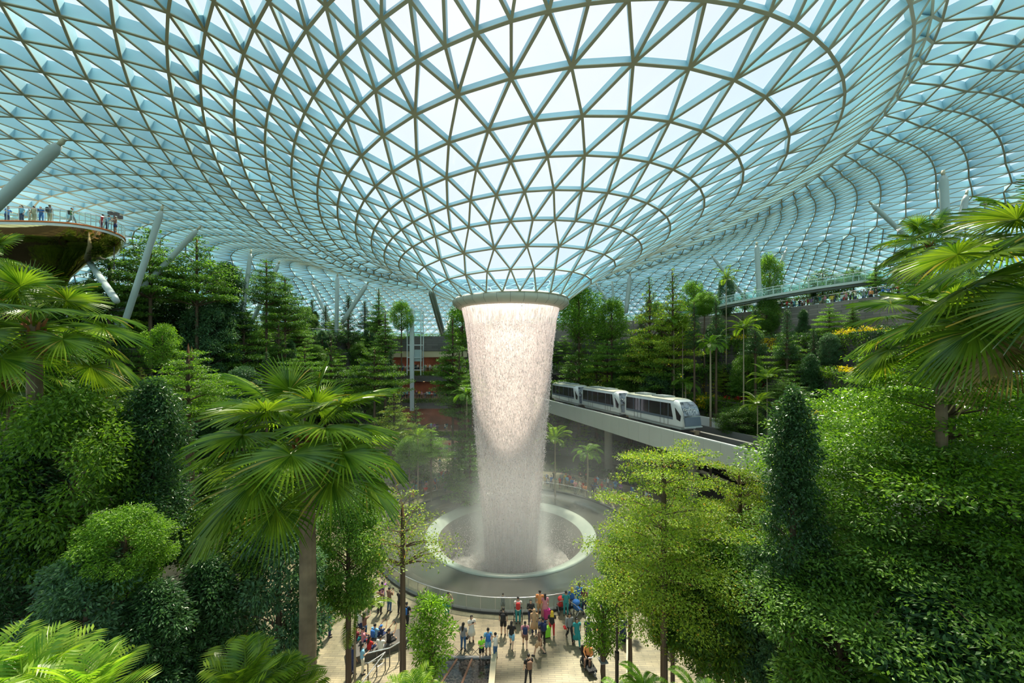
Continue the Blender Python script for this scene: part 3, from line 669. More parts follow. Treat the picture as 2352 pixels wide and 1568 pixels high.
def make_car():
    t = thing('train_car', '', 'train')
    L_ = 10.3; w = 2.5; zb = .35; zt = 3.15
    m = MB(); loft(m, [carsec(-L_ / 2, w * .9, zb + .05, zt - .12), carsec(-L_ / 2 + .35, w, zb, zt), carsec(L_ / 2 - 2.1, w, zb, zt), carsec(L_ / 2 - 1.2, w * .985, zb, zt - .04, -.05), carsec(L_ / 2 - .35, w * .93, zb, zt - .42, -.16), carsec(L_ / 2, w * .86, zb + .05, 2.2, -.2)])
    m.obj('body', white, t, True)
    m = MB(); loft(m, [[(x, y, z) for x, z in ((-w * .44, zt - .1), (-w * .3, zt + .03), (w * .3, zt + .03), (w * .44, zt - .1))] for y in (-L_ / 2 + .3, L_ / 2 - 1.7)]); m.obj('roof', roofm, t)
    for y in (-2.6, .6): 
        m = MB(); m.box((0, y, zt + .09), (1.5, 2.1, .14)); m.box((0, y, zt + .17), (1.1, 1.7, .05)); m.obj('roof_unit', mat('roof_unit', (.30, .34, .34), .5), t)
    for s in (-1, 1):
        X = s * (w / 2 + .012)
        m = MB(); V = [(X, -L_ / 2 + .45, 1.30), (X, L_ / 2 - 1.55, 1.30), (X * .985, L_ / 2 - 1.95, 2.72), (X * .985, -L_ / 2 + .45, 2.72)]; V2 = [(v[0] * .96, v[1], v[2]) for v in V]
        m.add(V + V2, [(0, 1, 2, 3), (0, 1, 5, 4), (1, 2, 6, 5), (2, 3, 7, 6), (3, 0, 4, 7)]); wb = m.obj('side_window', tint, t)
        m = MB()
        for y in (-3.2, -1.9, -.3, 1.7, 2.9): m.box((X * 1.003, y, 2.0), (.03, .06, 1.42))
        m.obj('mullion', grey, wb)
        m = MB(); m.box((X, -.55, 1.18), (.03, L_ - 2.0, .26)); m.obj('stripe', grey, t)
        for y0 in (-2.4, 2.25):
            for y in (y0 - .62, y0, y0 + .62):
                m = MB(); m.box((X * 1.004, y, 1.6), (.02, .04 if y != y0 else .03, 2.3)); m.obj('door_seam', und, t)
        m = MB(); V = [(X * 1.0, L_ / 2 - 1.25, 2.35), (X * .975, L_ / 2 - .45, 1.55), (X * .975, L_ / 2 - .55, 1.0), (X * 1.0, L_ / 2 - 1.0, 1.15)]; V2 = [(v[0] * .96, v[1], v[2]) for v in V]
        m.add(V + V2, [(0, 1, 2, 3), (0, 1, 5, 4), (1, 2, 6, 5), (2, 3, 7, 6), (3, 0, 4, 7)]); m.obj('cab_window', tint, t)
    y1 = L_ / 2
    m = MB(); hw = w * .40
    V = [(-hw, y1 - .22, 1.55), (hw, y1 - .22, 1.55), (hw, y1 - .62, 2.45), (hw * .8, y1 - 1.0, 2.92), (-hw * .8, y1 - 1.0, 2.92), (-hw, y1 - .62, 2.45)]
    V = [(x, y + .12, z + .03) for x, y, z in V]; V2 = [(x, y - .3, z - .1) for x, y, z in V]; m.add(V + V2, [(0, 1, 2, 5), (5, 2, 3, 4), (0, 1, 7, 6), (1, 2, 8, 7), (2, 3, 9, 8), (3, 4, 10, 9), (4, 5, 11, 10), (5, 0, 6, 11)]); ws = m.obj('windscreen', patt, t)
    m = MB(); RS2 = np.random.RandomState(3)
    for i in range(16):
        x = RS2.uniform(-.8, .8); f = RS2.uniform(.1, .8); z = 1.6 + f * .9; y = y1 - .22 - f * .4 + .16; r_ = .12 + .1 * RS2.rand()
        m.tube([(x + r_ * math.cos(q), y - .44 * r_ * math.sin(q), z + r_ * math.sin(q)) for q in np.linspace(0, 4.4, 8)], .018, 4)
    m.obj('windscreen_pattern', mat('pattern_white', (.7, .72, .75), .4), ws)['kind'] = 'stuff'
    m = MB(); V = [(-hw, y1 + .06, .55), (hw, y1 + .06, .55), (hw, y1 - .1, 1.42), (-hw, y1 - .1, 1.42)]; V2 = [(x, y - .2, z) for x, y, z in V]
    m.add(V + V2, [(0, 1, 2, 3), (0, 1, 5, 4), (1, 2, 6, 5), (2, 3, 7, 6), (3, 0, 4, 7)]); m.obj('front_panel', grey, t)
    m = MB(); m.box((0, y1 - .0, .42), (2.2, .2, .08)); m.box((0, -.1, .22), (1.9, L_ - 1.2, .26)); m.obj('bumper', white, t)
    for y in (-L_ / 2 + 1.6, L_ / 2 - 1.6):
        m = MB(); m.box((0, y, -.25), (1.7, 1.5, .7)); bg_ = m.obj('bogie', und, t)
        for s in (-1, 1):
            for q in (-.55, .55):
                m = MB(); m.tube([(s * .72, y + q, -.7), (s * .98, y + q, -.7)], .42, 14); m.obj('wheel', und, bg_)
    m = MB(); m.box((0, y1 + .25, .05), (.9, .5, .1)); m.box((0, y1 + .45, -.1), (.5, .15, .35)); m.obj('coupler', mat('coupler', (.25, .17, .10), .6), t)
    return t
def dup(root, loc, rotz, label=None, group=None, scale=None):
    r = root.copy(); COL.objects.link(r); r.location = loc; r.rotation_euler = (0, 0, rotz)
    if scale is not None: r.scale = (scale,) * 3 if not hasattr(scale, '__len__') else scale
    if label: r['label'] = label
    if group: r['group'] = group
    for ch in list(root.children):
        c = ch.copy(); COL.objects.link(c); c.parent = r
        for g in ch.children:
            d_ = g.copy(); COL.objects.link(d_); d_.parent = c
    return r
car = make_car(); crz = math.atan2(gd.y, gd.x) - PI / 2
TL = ['white train car leading the train, its patterned windscreen in full view', 'middle white train car of the three on the guideway', 'rearmost white train car partly behind the falling water']
for i in range(3):
    Yc = 44.9 - i * -10.55
    s = (G0.y - Yc) / (-gd.y); p = gp(s, .75 + 1.25, 9.95)
    if i == 0: car.location = p; car.rotation_euler = (0, 0, crz); car['label'] = TL[0]; car['group'] = 'driverless train cars on the guideway'
    else: dup(car, p, crz, TL[i])
# ------------------------------------------------------------------ mirrored viewing platform
OUT = [(-64, 35), (-56, 34.5), (-50, 34.4), (-44.3, 34.6), (-41.2, 34.8), (-39.3, 35.3), (-38.3, 36.3), (-38.1, 37.5), (-38.8, 39.4), (-41, 41.5), (-45, 43.5), (-52, 45), (-64, 45)]
def smooth(P, n=4):
    R_ = []
    for i in range(len(P)):
        p0, p1, p2, p3 = [Vector(P[(i + q) % len(P)]) for q in (-1, 0, 1, 2)]
        for k in range(n):
            t = k / n; R_.append(.5 * ((2 * p1) + (p2 - p0) * t + (2 * p0 - 5 * p1 + 4 * p2 - p3) * t * t + (3 * p1 - p0 - 3 * p2 + p3) * t ** 3))
    return R_
OS = smooth(OUT)
pc = Vector((-47.0, 39.5)); ZP = 29.5
vp = thing('viewing_platform', 'petal-shaped viewing platform with polished bronze mirror underside at upper left', 'platform', (pc.x, pc.y, 0))
secs = []
for sc_, z in ((1.0, ZP), (1.0, ZP - .28), (.97, ZP - .95), (.88, ZP - 1.55), (.72, ZP - 2.0), (.52, ZP - 2.6), (.34, ZP - 3.9), (.22, ZP - 6.0), (.16, ZP - 9), (.15, 15)):
    secs.append([((p.x - pc.x) * sc_ * (1 if sc_ > .9 else 1), (p.y - pc.y) * sc_, z) for p in OS])
m = MB(); loft(m, secs[1:], caps=False); m.obj('mirror_shell', mat('bronze_mirror', (.62, .40, .20), .06, 1.0), vp, True)
m = MB(); loft(m, [secs[0], [(x * 1.005, y * 1.005, z) for x, y, z in secs[1]]], caps=False); m.obj('edge_band', mat('edge_band', (.55, .56, .55), .4), vp)
m = MB(); m.tube([(x * 1.005, y * 1.005, ZP + .02) for x, y, z in secs[0]] , .07, 5); m.obj('orange_trim', mat('orange_trim', (.65, .16, .03), .5), vp)
m = MB(); m.add([(x, y, ZP) for x, y, z in secs[0]], [tuple(range(len(OS)))]); m.obj('deck', mat('platform_deck', (.45, .42, .38), .6), vp)
prl = railing('platform_railing', 'curved glass railing on top of the mirrored viewing platform', [(p.x * 1.0, p.y, ZP + .02) for p in OS[4:44]], 1.15, step=2.2)
# floodlight box beside the platform
fl = thing('lamp_mast', 'black lamp mast with box lights at the tip of the viewing platform', 'lamp', at(262, 560, 38.5))
m = MB(); m.tube([(0, 0, -2.5), (0, 0, 3.0)], .045, 6); m.obj('pole', und, fl)
for i, (x, z) in enumerate(((-.35, 3.0), (.25, 2.9), (.6, 2.6))):
    m = MB(); m.box((x, 0, z), (.34, .25, .3)); m.obj('lamp_head', und, fl)
# ------------------------------------------------------------------ plants
bark = mat('bark_brown', (.10, .065, .04), .9, noise=(3, .4)); barkp = mat('bark_pale', (.30, .24, .16), .85, noise=(3, .25)); palmbark = mat('palm_bark', (.17, .12, .07), .9, noise=(2, .4))
LM = {
 'bright': leafmat('leaf_bright', (.045, .125, .012), (.18, .33, .03), .45),
 'gold': leafmat('leaf_gold', (.085, .16, .014), (.28, .39, .045), .45, extra=(.50, .24, .05), ex=.978),
 'mid': leafmat('leaf_mid', (.035, .105, .018), (.145, .28, .035), .4),
 'dark': leafmat('leaf_dark', (.016, .055, .020), (.065, .155, .045), .3, .32),
 'blue': leafmat('leaf_blue', (.026, .080, .045), (.12, .24, .10), .35, .4),
 'gloss': leafmat('leaf_gloss', (.035, .11, .010), (.19, .35, .025), .4, .25),
 'palm': leafmat('leaf_palm', (.045, .12, .010), (.21, .32, .025), .40, .27, extra=(.36, .30, .07), ex=.975),
 'dry': leafmat('leaf_dry', (.25, .20, .08), (.45, .38, .18), .3, .5),
 'yellow': leafmat('flower_yellow', (.65, .45, .01), (.9, .7, .02), .4, .5),
 'red': leafmat('flower_red', (.40, .01, .015), (.65, .03, .03), .3, .5),
 'lime': leafmat('leaf_lime', (.07, .19, .010), (.25, .37, .04), .5, .35),
}
def unit(a): return a / (np.linalg.norm(a, axis=-1, keepdims=True) + 1e-9)
def leafquads(P, d, nr, L_, Wd):
    d = unit(d); s = unit(np.cross(d, nr)); L_ = np.broadcast_to(L_, len(P))[:, None]; Wd = np.broadcast_to(Wd, len(P))[:, None]
    nn = np.cross(s, d)
    V = np.stack([P, P + d * L_ * .45 + s * Wd * .5 + nn * L_ * .06, P + d * L_, P + d * L_ * .45 - s * Wd * .5 + nn * L_ * .06], 1)
    return V.reshape(-1, 3), np.arange(len(P) * 4).reshape(-1, 4)
def rnd(R, n, s=1.0): return R.randn(n, 3) * s
def foliage(name, clumps, n, L_, W_, m, R, droop=0.0, flat=.5):
    """clumps: rows x,y,z,rx,ry,rz ; leaves gather near the clump surface, pointing outward"""
    C = np.array(clumps); w = (C[:, 3] * C[:, 4]) ** 1.0; w = w / w.sum()
    k = R.choice(len(C), n, p=w); u = unit(rnd(R, n)); rad = R.rand(n) ** .45
    off = u * rad[:, None] * C[k, 3:6]
    P = C[k, :3] + off
    d = unit(u * [1, 1, .5] + rnd(R, n, .55) + [0, 0, -droop])
    nr = unit(np.array([0, 0, 1.0]) + rnd(R, n, flat))
    V, Fc = leafquads(P, d, nr, L_ * R.uniform(.7, 1.3, n), W_ * R.uniform(.7, 1.25, n))
    return mesh(name, V, Fc, m)
def branches(name, segs, m):
    b = MB()
    for a, c, r0, r1 in segs:
        a = Vector(a); c = Vector(c); mid = a.lerp(c, .5) + Vector((0, 0, .06 * (c - a).length)); b.tube([a, mid, c], [r0, (r0 + r1) / 2, r1], 5, caps=False)
    return b.data(name, m, True)
SP = {}
def sp_layered(key, H, Rm, nl, n, leaf, m, seed, thick=.22, pad=1.0, top=.35):
    R = np.random.RandomState(seed); cl = []; sg = []
    for l in range(nl):
        f = l / (nl - 1); z = H * (.06 + .9 * f ** .9); r = Rm * (1 - (1 - top) * f ** 1.5) * (.72 + .28 * math.sin(PI * min(1, f + .3)))
        nb = max(5, int(8 * (1 - .4 * f)))
        for i in range(nb):
            a = 2 * PI * (i + R.rand() * .7) / nb + l; rr = r * R.uniform(.75, 1.12); zt = z + R.uniform(-.2, .35)
            sg.append(((0, 0, z - .5), (rr * .9 * math.cos(a), rr * .9 * math.sin(a), zt), .05 * (1.3 - f), .01))
            for q in (.4, .68, .95):
                s = r * (.34 if q > .5 else .28) * pad * R.uniform(.8, 1.2)
                cl.append((rr * q * math.cos(a + R.uniform(-.25, .25)), rr * q * math.sin(a + R.uniform(-.25, .25)), z + (zt - z) * q + .1, s, s, s * thick))
    cl.append((0, 0, H * .97, Rm * top * .5, Rm * top * .5, .25))
    SP[key] = (foliage('foliage', cl, n, leaf, leaf * .5, LM[m], R, .1, .5), branches('branches', sg, bark), H, Rm, bark, .12)
def sp_blob(key, H, Rm, nc, n, leaf, m, seed, shape='round', droop=.35, cs=.3, bk=bark, asp=.42, flat=.8):
    R = np.random.RandomState(seed); cl = []; sg = []
    for i in range(nc):
        f = (i + .5) / nc; a = i * 2.4 + R.rand()
        if shape == 'round': r = Rm * math.sin(PI * min(.97, .12 + .8 * f)) ** .7
        elif shape == 'column': r = Rm * (1 - f ** 4) * (.8 + .2 * math.sin(f * 9))
        elif shape == 'cone': r = Rm * (1 - f) ** .8
        else: r = Rm * (.55 + .45 * math.sin(PI * f))
        rr = r * R.uniform(.45, .85); z = H * (.05 + .9 * f); s = max(.25, Rm * cs * R.uniform(.7, 1.3) * (1 if shape != 'cone' else (.35 + 1.0 * (1 - f))))
        cl.append((rr * math.cos(a), rr * math.sin(a), z, s, s, s * (.75 if shape != 'cone' else .35)))
        sg.append(((0, 0, max(-.3, z - .8)), (rr * math.cos(a), rr * math.sin(a), z), .045 * (1.2 - f), .01))
    cl.append((0, 0, H * .96, Rm * .18, Rm * .18, H * .05))
    SP[key] = (foliage('foliage', cl, n, leaf, leaf * asp, LM[m], R, droop, flat), branches('branches', sg, bk), H, Rm, bk, .11)
sp_layered('umbrella', 5.5, 3.0, 7, 15000, .17, 'bright', 1)
sp_layered('umbrella_mid', 5.5, 2.8, 8, 14000, .17, 'mid', 2)
sp_layered('golden', 6.2, 3.3, 9, 42000, .105, 'gold', 3, .16, .95, .8)
sp_layered('golden_b', 5.2, 2.9, 8, 30000, .105, 'gold', 13, .16, .95, .7)
sp_layered('giant', 6.5, 5.0, 8, 82000, .125, 'gloss', 4, .2, 1.0, .45)
sp_layered('giant_low', 6.5, 4.6, 8, 70000, .125, 'mid', 5, .25, 1.05, .6)
sp_layered('conifer', 7, 1.9, 13, 13000, .15, 'mid', 6, .2, .9, .1)
sp_layered('conifer_gold', 7, 2.0, 14, 15000, .14, 'gold', 7, .2, .9, .12)
sp_layered('sparse', 3.6, 2.3, 5, 3600, .13, 'gold', 8, .35, 1.1, .5)
sp_blob('dense_dark', 7, 1.9, 60, 28000, .15, 'dark', 9, 'column')
sp_blob('dense_blue', 6, 1.9, 54, 23000, .155, 'blue', 10, 'round')
sp_blob('bushy', 5, 2.3, 60, 30000, .145, 'bright', 11, 'round', .4)
sp_blob('bushy_mid', 5, 2.1, 58, 25000, .145, 'mid', 12, 'round', .4)
sp_blob('spire', 7, 1.5, 60, 9000, .13, 'dark', 14, 'cone', .2, .3, flat=1.2)
sp_blob('young', 3.4, .95, 34, 4300, .17, 'gloss', 15, 'oval', .1, .33, asp=.3)
sp_blob('garden_round', 4.5, 2.0, 34, 9000, .2, 'bright', 16, 'round', .2, .33)
sp_blob('column_gloss', 9, 1.5, 60, 22000, .15, 'dark', 17, 'column', .3, .36, asp=.5)
trunkU = MB(); trunkU.tube([(0, 0, 0), (.03, .02, .3), (-.02, .03, .65), (0, 0, 1)], [1.25, 1.0, .85, .6], 8); 
TRU = {b.name: trunkU.data('trunk', b, True) for b in (bark, barkp)}
def gz(x, y):
    dx, dy = x - AX[0], y - AX[1]; r = math.hypot(dx, dy); az = math.degrees(math.atan2(dx, dy))
    if -125 <= az <= -33: Z = ZL
    elif -13 <= az <= 103: Z = ZR
    elif -33 < az < -13: return 21.3 if r > 46 else 0.0
    else: return 0.0
    z = 0.0
    for k in range(6):
        if r > tierR(k, az) + .2: z = Z[k] - .35
    return z
def pushY(px, Y):
    if not (1262 < px < 1990) or Y < 36: return Y
    while Y < 90:
        x = (px - CX) / F * Y; az = math.degrees(math.atan2(x - AX[0], Y - AX[1])); r = math.hypot(x - AX[0], Y - AX[1])
        if r > tierR(0, az) + 1.2: break
        Y += .5
    return Y
def tree(key, px, pyt, Y, s=1.0, label=None, group=None, cat='tree', name=None, sz=None, wid=None):
    Y = pushY(px, Y); fo, brn, H, Rm, bk, tr = SP[key]
    if wid: s = wid / 2 / F * Y / Rm
    sz = s if sz is None else sz * s
    p = at(px, pyt, Y); x, y = p.x, p.y; g = gz(x, y); zc = p.z - H * sz
    t = thing(name or 'tree', label or 'x', cat, (x, y, g), 0, group)
    rot = random.random() * 6.28
    o = link('foliage', fo, t); o.location = (0, 0, zc - g); o.scale = (s, s, sz); o.rotation_euler = (0, 0, rot)
    o = link('branches', brn, t); o.location = (0, 0, zc - g); o.scale = (s, s, sz); o.rotation_euler = (0, 0, rot)
    ln = max(.5, p.z - H * sz * (.12 if key.startswith(('umb', 'gol', 'con', 'spi', 'gia')) else .38) - g); o = link('trunk', TRU[bk.name], t); q = tr * (.6 + .4 * s) * (1.0 if ln < 9 else 1.3); o.scale = (q, q, ln)
    return t
# ---- fan palms
def fan_frond(elev, m, seed, pet=1.5, Rb=1.12, nseg=52, dro=.35, dry=False):
    R = np.random.RandomState(seed); e = math.radians(elev)
    b = MB(); dirv = Vector((math.cos(e), 0, math.sin(e)))
    pts = [Vector((0, 0, 0)) + dirv * pet * t - Vector((0, 0, .25 * t * t * pet * max(.2, math.cos(e)))) for t in np.linspace(0, 1, 6)]
    b.tube(pts, [.035, .03, .026, .022, .02, .016], 5, caps=False)
    C = pts[-1]; e1 = (pts[-1] - pts[-2]).normalized(); e1 = (e1 + Vector((0, 0, -.25))).normalized(); e2 = Vector((0, 1, 0)); nn = e1.cross(e2) * -1
    if nn.z < 0: nn = -nn
    V = []; Fc = []
    ts = [.0, .25, .46, .74, 1.0]
    for k in range(nseg):
        ph = math.radians(-155 + 310 * (k + .5) / nseg); dph = math.radians(310 / nseg) / 2
        Lk = Rb * (.80 + .20 * math.cos(ph * .7)) * R.uniform(.93, 1.05); bend = R.uniform(.7, 1.5)
        base = len(V)
        for t in ts:
            wv = (dph if t <= .46 else dph * .46 / t * (1 - (t - .46) / .54) ** .7)
            for q in (-1, 0, 1):
                a = ph + q * wv; r = Lk * t
                P = C + e1 * (r * math.cos(a)) + e2 * (r * math.sin(a) * 1.0) + nn * ((.028 if q == 0 else -.0) * (1 if t > 0 else 0) + .16 * abs(math.sin(ph)) * r * (.5 if t < .6 else .3))
                g = dro * bend * r * r * (.35 + .5 * abs(math.sin(a)) + .3 * max(0, t - .55) / .45 * 2)
                V.append((P.x, P.y, P.z - g))
        for i in range(len(ts) - 1):
            o = base + i * 3
            Fc += [(o, o + 1, o + 4, o + 3), (o + 1, o + 2, o + 5, o + 4)]
    b.add(V, Fc)
    return b.data('frond', m, False)
FR = {}
def fanpalm(name, label, loc, trunk_z0, s=1.0, n=34, m='palm', seed=1, trad=.19, group=None, rz=0.0, elmin=-42):
    """loc: heart of the crown; the trunk runs down to trunk_z0"""
    key = (m,)
    if key not in FR:
        FR[key] = [(el, fan_frond(el, LM[m], 20 + i, dro=.09 + .05 * (i % 2))) for i, el in enumerate((78, 62, 46, 32, 18, 4, -12, -30, -48))]
        FR[key].append((-65, fan_frond(-65, LM['dry'], 55, dro=.3)))
    t = thing(name, label, 'palm', (loc[0], loc[1], trunk_z0), rz, group)
    h = loc[2] - trunk_z0; R = np.random.RandomState(seed)
    b = MB(); P = []; rr = []
    nst = 60 if h > 3 else 12
    for i in range(nst + 1):
        f = i / nst; P.append((.25 * s * math.sin(f * 2.2) - .25 * s * math.sin(2.2), 0, h * f)); rr.append(trad * s * (1.12 - .3 * f) * (1 + .045 * (i % 2)))
    b.tube(P, rr, 12, caps=False); b.obj('trunk', palmbark, t, False)
    b = MB()
    for i in range(26):
        a = i * 2.4; z = h - 1.1 * s + 1.15 * s * i / 26; r0 = trad * s * .75
        b.tube([(r0 * math.cos(a), r0 * math.sin(a), z), ((r0 + .12 * s) * math.cos(a), (r0 + .12 * s) * math.sin(a), z + .28 * s)], [.05 * s, .03 * s], 4)
    b.obj('boot_fibres', mat('boot_fibre', (.26, .10, .03), .9), t)['kind'] = 'stuff'
    for i in range(n):
        f = (i + .5) / n; el = 82 - (82 - elmin) * f ** .85; el += R.uniform(-6, 6)
        k = min(range(9), key=lambda q: abs(FR[key][q][0] - el)); 
        if f > .97 and elmin < -40: k = 9
        o = link('frond', FR[key][k][1], t); sc_ = s * R.uniform(.88, 1.1) * (.8 if f < .12 else 1)
        o.scale = (sc_,) * 3; o.rotation_euler = (R.uniform(-.25, .25), math.radians(FR[key][k][0] - el) * .6, i * 2.39996 + R.uniform(-.2, .2)); o.location = (0, 0, h - .25 * s * f)
    return t
# ---- feather palms, ferns, broad strap plants
def feather(name, m, n=10, L_=1.8, leaf=.5, w=.035, el0=70, el1=10, seed=1, nl=26, arch=.9, mat_=None):
    R = np.random.RandomState(seed); out = []
    for v in range(4):
        el = math.radians(el0 + (el1 - el0) * v / 3); b = MB(); pts = []; p = Vector((0, 0, 0)); a = el
        for i in range(13): pts.append(p.copy()); p = p + Vector((math.cos(a), 0, math.sin(a))) * (L_ / 12); a -= arch / 12 * (1 + i / 8)
        b.tube(pts, [.02 * (1 - i / 14) for i in range(13)], 4, caps=False)
        for i in range(nl):
            f = .12 + .88 * i / nl; q = f * 12; k = min(11, int(q)); P = pts[k].lerp(pts[k + 1], q - k); tg = (pts[k + 1] - pts[k]).normalized()
            ll = leaf * (math.sin(PI * min(.98, f * .85 + .12)) ** .6)
            for s in (-1, 1):
                d = (tg * .55 + Vector((0, s, 0)) * .85 + Vector((0, 0, .15))).normalized(); up = d.cross(tg) * s; up = up.normalized()
                sv = d.cross(up).normalized() * w
                q0 = P; q1 = P + d * ll * .5 + sv - Vector((0, 0, .03)); q2 = P + d * ll - Vector((0, 0, .22 * ll)); q3 = P + d * ll * .5 - sv - Vector((0, 0, .03))
                b.add([q0, q1, q2, q3], [(0, 1, 2, 3)])
        out.append(b.data('frond', LM[m]))
    SP[name] = ('feather', out, n, L_)
feather('areca', 'palm', 12, 2.2, .55, .03, 78, 15, 1)
feather('fern', 'bright', 12, 1.2, .35, .035, 65, 5, 2, 22, 1.1)
feather('strap', 'lime', 15, 1.6, .80, .034, 82, 35, 3, 17, .5)
feather('strap_dark', 'palm', 13, 1.4, .75, .034, 82, 30, 4, 17, .55)
def rosette(key, label, loc, s=1.0, name='plant', cat='plant', group=None, base=None, trunk=True, seed=1, n=None):
    _, fr, nn, L_ = SP[key]; n = n or nn; base = loc[2] - .05 if base is None else base
    t = thing(name, label, cat, (loc[0], loc[1], base), 0, group); h = loc[2] - base; R = np.random.RandomState(seed)
    if h > .3: o = link('trunk', TRU['bark_pale'], t); o.scale = (.07 * s, .07 * s, h)
    for i in range(n):
        f = i / n; o = link('frond', fr[min(3, int(f * 4))], t); o.location = (0, 0, h); o.scale = (s * R.uniform(.85, 1.15),) * 3; o.rotation_euler = (R.uniform(-.2, .2), R.uniform(-.15, .15), i * 2.4 + R.uniform(-.3, .3))
    return t
# hero palms
p = at(702, 1010, 10.4); fanpalm('fan_palm', 'big bright fan palm with a tall ringed trunk left of the pool', p, 0.0, 1.12, 31, 'palm', 3, .2, rz=.4, elmin=-30)
p = at(78, 745, 13.0); fanpalm('fan_palm', 'fan palm with a tall trunk in front of the mirrored viewing platform', p, 0.0, 1.12, 27, 'palm', 5, .19, rz=2.0, elmin=-26)
p = at(2465, 590, 8.8); fanpalm('fan_palm', 'fan palm reaching in from the right edge below the roof', p, 0.0, 1.25, 30, 'palm', 8, .2, rz=1.1)
p = at(25, 850, 17); fanpalm('fan_palm', 'smaller fan palm at the left edge behind the tall-trunked one', p, 0.0, 1.0, 26, 'palm', 9, .17)
p = at(255, 920, 20); fanpalm('fan_palm', 'low fan palm among crowns left of the hillside trees', p, 0.0, .9, 22, 'palm', 10, .15)
p = at(-60, 600, 16); fanpalm('fan_palm', 'fan palm crown cut by the left edge beside the mirrored platform', p, 0.0, .8, 20, 'palm', 12, .18)
p = at(2135, 560, 30); fanpalm('fan_palm', 'small fan palm seen beyond the big right palm near the footbridge', p, gz(p.x, p.y), 1.3, 26, 'palm', 14, .15)
p = at(2160, 745, 12); fanpalm('fan_palm', 'drooping fan palm half buried in the big right tree', p, 0.0, 1.0, 22, 'palm', 15, .15, elmin=-30)
# near trees (kind, x, top y, distance, size, label)
NEAR = [
 ('bushy', 165, 905, 13, 300, 1.25, 'bright green bushy tree below the tall-trunked left palm'),
 ('dense_dark', 350, 865, 14.5, 210, 1.15, 'very dark blue-green dense tree left of the big fan palm'),
 ('umbrella', 432, 812, 22, 200, .85, 'layered light green tree behind the big palm, left of its crown'),
 ('umbrella', 560, 1078, 16, 270, .75, 'layered green crown just under the left fronds of the big palm'),
 ('dense_dark', 60, 1010, 12.5, 260, 1.0, 'dark tree at the left edge under the bright bushy one'),
 ('bushy', 285, 1165, 12, 190, .9, 'small bright green crown below the bright bushy tree at left'),
 ('dense_blue', 640, 1150, 15, 210, 1.3, 'glossy dark tree touching the trunk of the big palm on its left'),
 ('bushy_mid', 800, 1120, 18, 175, 1.35, 'leafy green tree between the big palm trunk and the plaza'),
 ('dense_dark', 470, 1270, 13.5, 220, 1.0, 'dark leafy tree in the shade below the big palm'),
 ('dense_blue', 200, 1260, 11.5, 260, 1.0, 'shaded dark tree low at left above the strap-leaved plants'),
 ('dense_dark', 350, 1330, 12, 230, .8, 'shaded dark tree low between the two strap-leaved plants'),
 ('bushy_mid', 120, 760, 19, 200, 1.0, 'mid-green tree behind the trunk of the left palm'),
 ('umbrella_mid', 300, 960, 24, 220, .9, 'mid-green layered tree behind the dark blue-green one'),
 ('sparse', 925, 1132, 18.2, 215, .9, 'slender nearly bare tree with thin golden leaves before the pool'),
 ('young', 990, 1368, 19.3, 110, .95, 'small glossy young tree on the plaza edge beside the stepped pool'),
 ('golden', 1525, 1036, 17, 340, 1.05, 'big golden-green tree with flat sprays right of the pool'),
 ('golden_b', 1700, 1075, 19, 260, 1.2, 'golden-green layered tree behind the big one, under the guideway'),
 ('golden_b', 1610, 1185, 18, 300, 1.1, 'lower golden-green crown under the big golden tree'),
 ('bushy_mid', 1545, 1290, 18.5, 170, .9, 'shaded green crown low under the golden trees'),
 ('column_gloss', 1822, 880, 13, 150, 1.15, 'tall dark glossy column of leaves in front of the guideway end'),
 ('giant', 2185, 765, 13.5, 720, .85, 'huge glossy tree filling the right side under the fan palm'),
 ('giant', 2290, 700, 17, 640, .9, 'tall glossy crown behind the huge tree near the right edge'),
 ('giant_low', 2080, 1010, 12.5, 620, .95, 'wide darker lower crown in front of the huge right tree'),
 ('giant_low', 2330, 1120, 11, 460, 1.0, 'shaded crown at the lower right edge'),
 ('bushy_mid', 1930, 1290, 12.5, 330, .9, 'dim bushy tree low at right beside the dark column'),
 ('bushy_mid', 1650, 1230, 17, 260, 1.0, 'green crown under the golden tree near the walkway'),
 ('dense_blue', 1790, 1230, 15, 200, 1.1, 'grey-green leafy tree at the foot of the dark column'),
 ('young', 1385, 1335, 21.5, 95, 1.0, 'slim young tree beside the black lamp post'),
 ('bushy_mid', 1447, 1215, 21, 150, 1.0, 'dense green crown behind the black lamp post'),
 ('dense_dark', 2160, 1330, 10.5, 420, .8, 'dark tree in the lower right corner'),
]
for key, px, py, Y, wd, sz, lab in NEAR: tree(key, px, py, Y, 1, lab, None, sz=sz, wid=wd)
